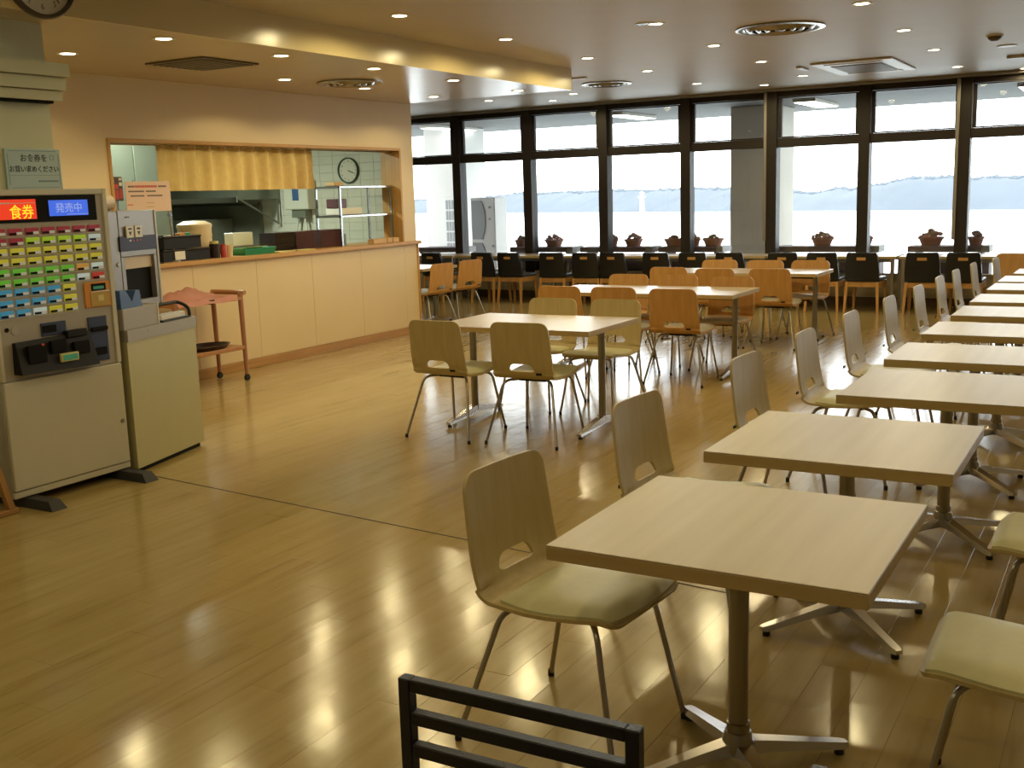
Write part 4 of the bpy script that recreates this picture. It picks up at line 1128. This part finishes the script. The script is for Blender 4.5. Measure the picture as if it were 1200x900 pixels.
def jar(x, y, r, h, m, lm, label, name, cat):
    t = thing(name, label, cat, (x, y, ZK))
    MB().lathe([(0, 0), (r, 0), (r, h*.8), (r*.8, h*.88), (0, h*.88)], 16).build('body', m, t, True)
    MB().lathe([(r*.85, h*.86), (r*.85, h), (0, h)], 14).build('lid', lm, t, True)
jar(XK-.11, 7.47, .048, .155, M_blacklaq, M_yellowp, 'dark jar with yellow lid right of the cream pail', 'condiment_jar', 'jar')
jar(XK-.07, 7.545, .03, .125, M_red, M_red, 'small red bottle right of the dark jar', 'sauce_bottle', 'bottle')
cp = thing('paper_cup', 'cream cup standing right of the red bottle', 'cup', (XK-.10, 7.64, ZK))
MB().lathe([(0, .003), (.036, .003), (.046, .11), (.048, .11), (.038, 0), (0, 0)], 18).build('body', M_cream, cp, True)
gt = thing('green_basket', 'green plastic basket of papers on the hatch counter', 'basket', (XK-.04, 7.80, ZK), PI/2)
b = MB().box(0, .40, 0, .22, 0, .006)
b.hexa([(0, 0, 0), (.40, 0, 0), (.40, .006, 0), (0, .006, 0)], [(-.03, -.02, .065), (.43, -.02, .065), (.43, -.014, .065), (-.03, -.014, .065)])
b.hexa([(0, .214, 0), (.40, .214, 0), (.40, .22, 0), (0, .22, 0)], [(-.03, .234, .065), (.43, .234, .065), (.43, .24, .065), (-.03, .24, .065)])
b.hexa([(0, 0, 0), (.006, 0, 0), (.006, .22, 0), (0, .22, 0)], [(-.03, -.02, .065), (-.024, -.02, .065), (-.024, .24, .065), (-.03, .24, .065)])
b.hexa([(.394, 0, 0), (.40, 0, 0), (.40, .22, 0), (.394, .22, 0)], [(.424, -.02, .065), (.43, -.02, .065), (.43, .24, .065), (.424, .24, .065)])
b.build('body', M_greenp, gt)
o = MB().box(0, .26, 0, .16, 0, .004).rotate(Matrix.Rotation(-.15, 3, 'X')).build('paper_sheet', M_yellowp); o.location = (XK-.055, 7.87, ZK+.075); o.rotation_euler = (0, 0, PI/2); tag(o, 'pale yellow sheet lying on the green basket', 'paper')
o = MB().box(0, .28, 0, .12, 0, .13, bev=.004).build('grey_carton', M_tile); o.location = (XK-.35, 7.97, ZK+.08); o.rotation_euler = (0, 0, PI/2); tag(o, 'pale grey carton standing behind the green basket', 'box')
o2 = MB().box(0, .30, 0, .16, 0, .08, bev=.004).build('carton_stand', M_inoxd); o2.location = (XK-.34, 7.96, ZK); o2.rotation_euler = (0, 0, PI/2); tag(o2, 'dark box under the pale grey carton', 'box')
for i, (y, L) in enumerate(((8.24, 'yellow order slips lying on the counter right of the green basket'), (8.52, 'second sheaf of yellow slips before the black lacquer trays'))):
    o = MB().box(0, .26, 0, .12, 0, .010).rotate(Matrix.Rotation(.06*(1-2*i), 3, 'Z')).build('order_slips', M_yellowp); o.location = (XK-.005, y, ZK+.001); o.rotation_euler = (0, 0, PI/2); tag(o, L, 'paper')
tmesh = {}
def lacquer_tray(y0, w, k, m, L):
    key = (w, m.name)
    if key not in tmesh:
        b = MB().hexa([(.008, .008, 0), (w-.008, .008, 0), (w-.008, .212, 0), (.008, .212, 0)], [(0, 0, .0165), (w, 0, .0165), (w, .22, .0165), (0, .22, .0165)])
        o = b.build('lacquer_tray', m); tmesh[key] = o.data; bpy.data.objects.remove(o)
    o = mesh_obj('lacquer_tray', tmesh[key], None, (XK-.14+random.uniform(-.004, .004), y0+random.uniform(-.004, .004), ZK+.001+k*.0172), (0, 0, PI/2))
    tag(o, L, 'tray', L.replace('topmost ', '').replace('tray', 'trays', 1))
for k in range(11):
    q = 'topmost ' if k == 10 else ''
    lacquer_tray(8.34, .30, k, M_blacklaq, q + 'black lacquer tray in the left stack on the hatch counter')
    lacquer_tray(8.66, .30, k, M_purple, q + 'plum lacquer tray in the middle stack on the hatch counter')
    lacquer_tray(9.06, .36, k, M_purple, q + 'plum lacquer tray in the right stack beside the steel rack')
rk = thing('steel_rack', 'chrome two tier shelf rack standing at the right end of the hatch counter', 'rack', (XK-.10, 9.36, ZK), PI/2)
RWd = .955
for x in (0.012, RWd-.012):
    for y in (.01, .34): MB().box(x-.012, x+.012, y-.010, y+.010, 0, .65).build('post', M_chrome, rk)
for z in (.31, .625):
    MB().box(0, RWd, -.002, .352, z, z+.024, bev=.003).build('shelf', M_chrome, rk)
for x, y, z, sx, sy, sz, m, nm, L, ct_ in ((.05, .05, .335, .40, .2, .075, M_white, 'white_box', 'long white box on the lower shelf of the steel rack', 'box'), (.04, .07, .412, .17, .16, .10, M_purple, 'dark_bowl_stack', 'dark container on the white box in the steel rack', 'container'),
                                 (.02, .05, .002, .12, .2, .13, M_inoxd, 'dark_canister', 'dark canister under the left end of the steel rack', 'canister'), (.05, .1, .65, .16, .14, .045, M_woodbox, 'wooden_board', 'wooden board lying on top of the steel rack', 'board')):
    o = MB().box(0, sx, 0, sy, 0, sz, bev=.008).build(nm, m); o.location = (XK-.10-y, 9.36+x, ZK+z); o.rotation_euler = (0, 0, PI/2); tag(o, L, ct_)
for i, (y0, y1) in enumerate(((9.80, 10.05), (10.06, 10.16), (10.17, 10.29))):
    o = MB().box(0, y1-y0-.006, 0, .09, 0, .055, bev=.004).build('wooden_box', M_woodbox); o.location = (XK-.005, y0, ZK+.001); o.rotation_euler = (0, 0, PI/2)
    tag(o, ('longest of three wooden boxes at the right end of the counter', 'middle small wooden box at the right end of the counter', 'rightmost small wooden box against the hatch jamb')[i], 'box', 'wooden boxes on the hatch counter')

# kitchen equipment
fg = thing('refrigerator', 'tall steel refrigerator deep in the kitchen behind the notices', 'refrigerator', (-9.6, 7.95, 0), PI/2)
MB().box(0, .95, .02, .7, .1, 2.3, bev=.01).build('body', M_inox, fg)
for x0, x1 in ((.01, .44), (.46, .94)):
    for z0, z1 in ((.12, 1.15), (1.17, 2.28)):
        dr = MB().box(x0, x1, 0, .02, z0, z1, bev=.004).build('door', M_inox, fg)
        MB().tube([(x1-.05, -.03, (z0+z1)/2-.15), (x1-.05, -.03, (z0+z1)/2+.15)], .010, 8).build('handle', M_chrome, dr)
for x in (.06, .89):
    for y in (.08, .62): MB().box(x-.025, x+.025, y-.025, y+.025, 0, .1).build('leg', M_inox, fg)
hd = thing('range_hood', 'grey green extractor hood over the cooking range in the kitchen', 'hood', (-11.9, 10.48, 1.63))
MB().hexa([(0, -.75, 0), (2.5, -.75, 0), (2.5, 0, 0), (0, 0, 0)], [(0, -.55, .65), (2.5, -.55, .65), (2.5, 0, .65), (0, 0, .65)]).build('canopy', M_inox, hd)
MB().box(0, 2.5, -.76, -.74, -.03, .03).build('lip', M_chrome, hd)
MB().tube([(2.5, -.7, 0), (2.5, -.05, -.30)], .012, 6).box(2.49, 2.51, -.06, -.04, -.32, .0).build('bracket', M_inoxd, hd)
rg = thing('cooking_range', 'dark steel cooking range with splashback under the hood', 'range', (-11.9, 10.48, 0))
MB().box(0, 2.2, -.7, 0, .1, .86, bev=.006).build('body', M_inox, rg)
MB().box(0, 2.2, -.06, 0, .86, 1.56).build('splashback', M_inoxd, rg)
MB().box(.9, 1.75, -.55, -.07, .86, 1.40, bev=.01).build('oven', M_inoxd, rg)
MB().box(.3, .85, -.6, -.15, .86, 1.10, bev=.02).build('fryer', M_inoxd, rg)
for x in (.08, 2.1):
    for y in (-.62, -.08): MB().box(x-.025, x+.025, y-.025, y+.025, 0, .1).build('leg', M_inox, rg)
hb = thing('water_heater', 'white wall box with a blue label on the tiled kitchen wall', 'water heater', (-9.2, 10.49, 1.49))
MB().box(0, .38, -.16, 0, 0, .36, bev=.01).build('casing', M_tile, hb)
MB().box(.14, .24, -.163, -.16, .11, .25).build('blue_label', M_blue, hb)
MB().box(.08, .30, -.12, -.02, -.10, 0).build('valve_block', M_inoxd, hb)
MB().tube(fillet([(.14, -.07, -.10), (.10, -.09, -.30), (.16, -.10, -.42), (.30, -.09, -.36), (.24, -.07, -.10)], .08), .014, 8).build('hose', M_tile, hb, True)
kl = thing('kitchen_light', 'kitchen ceiling strip light above the counter', 'light', (-9.0, 8.0, 2.6))
MB().box(-.12, .12, -.65, .65, -.06, 0, bev=.006).build('housing', M_ivory, kl)
MB().box(-.10, .10, -.62, .62, -.066, -.06).build('diffuser', M_tubeglow, kl)
ld = bpy.data.lights.new('kitchen_tube', 'AREA'); ld.shape = 'RECTANGLE'; ld.size = .2; ld.size_y = 1.24; ld.energy = 100; ld.color = (.86, 1, .80)
lo = bpy.data.objects.new('kitchen_tube', ld); COL.objects.link(lo); lo.parent = kl; lo.location = (0, 0, -.075)

# ------------------------------------------------------------------ wooden easel stand at the left edge
es = thing('wooden_easel', 'brown wooden sign stand leg at the left frame edge before the ticket machine', 'easel', (-5.12, 3.38, 0), 0)
MB().box(-.02, .02, -.42, .11, 0, .03, bev=.005).build('foot_bar', M_easel, es)
MB().hexa([(-.018, .055, .03), (.018, .055, .03), (.018, .09, .03), (-.018, .09, .03)], [(-.018, -.09, .62), (.018, -.09, .62), (.018, -.06, .62), (-.018, -.06, .62)]).build('post', M_easel, es)
MB().hexa([(-.018, -.40, .03), (.018, -.40, .03), (.018, -.365, .03), (-.018, -.365, .03)], [(-.018, -.25, .62), (.018, -.25, .62), (.018, -.22, .62), (-.018, -.22, .62)]).build('post', M_easel, es)
MB().box(-.016, .016, -.32, -.0, .62, .65, bev=.004).build('top_bar', M_easel, es)
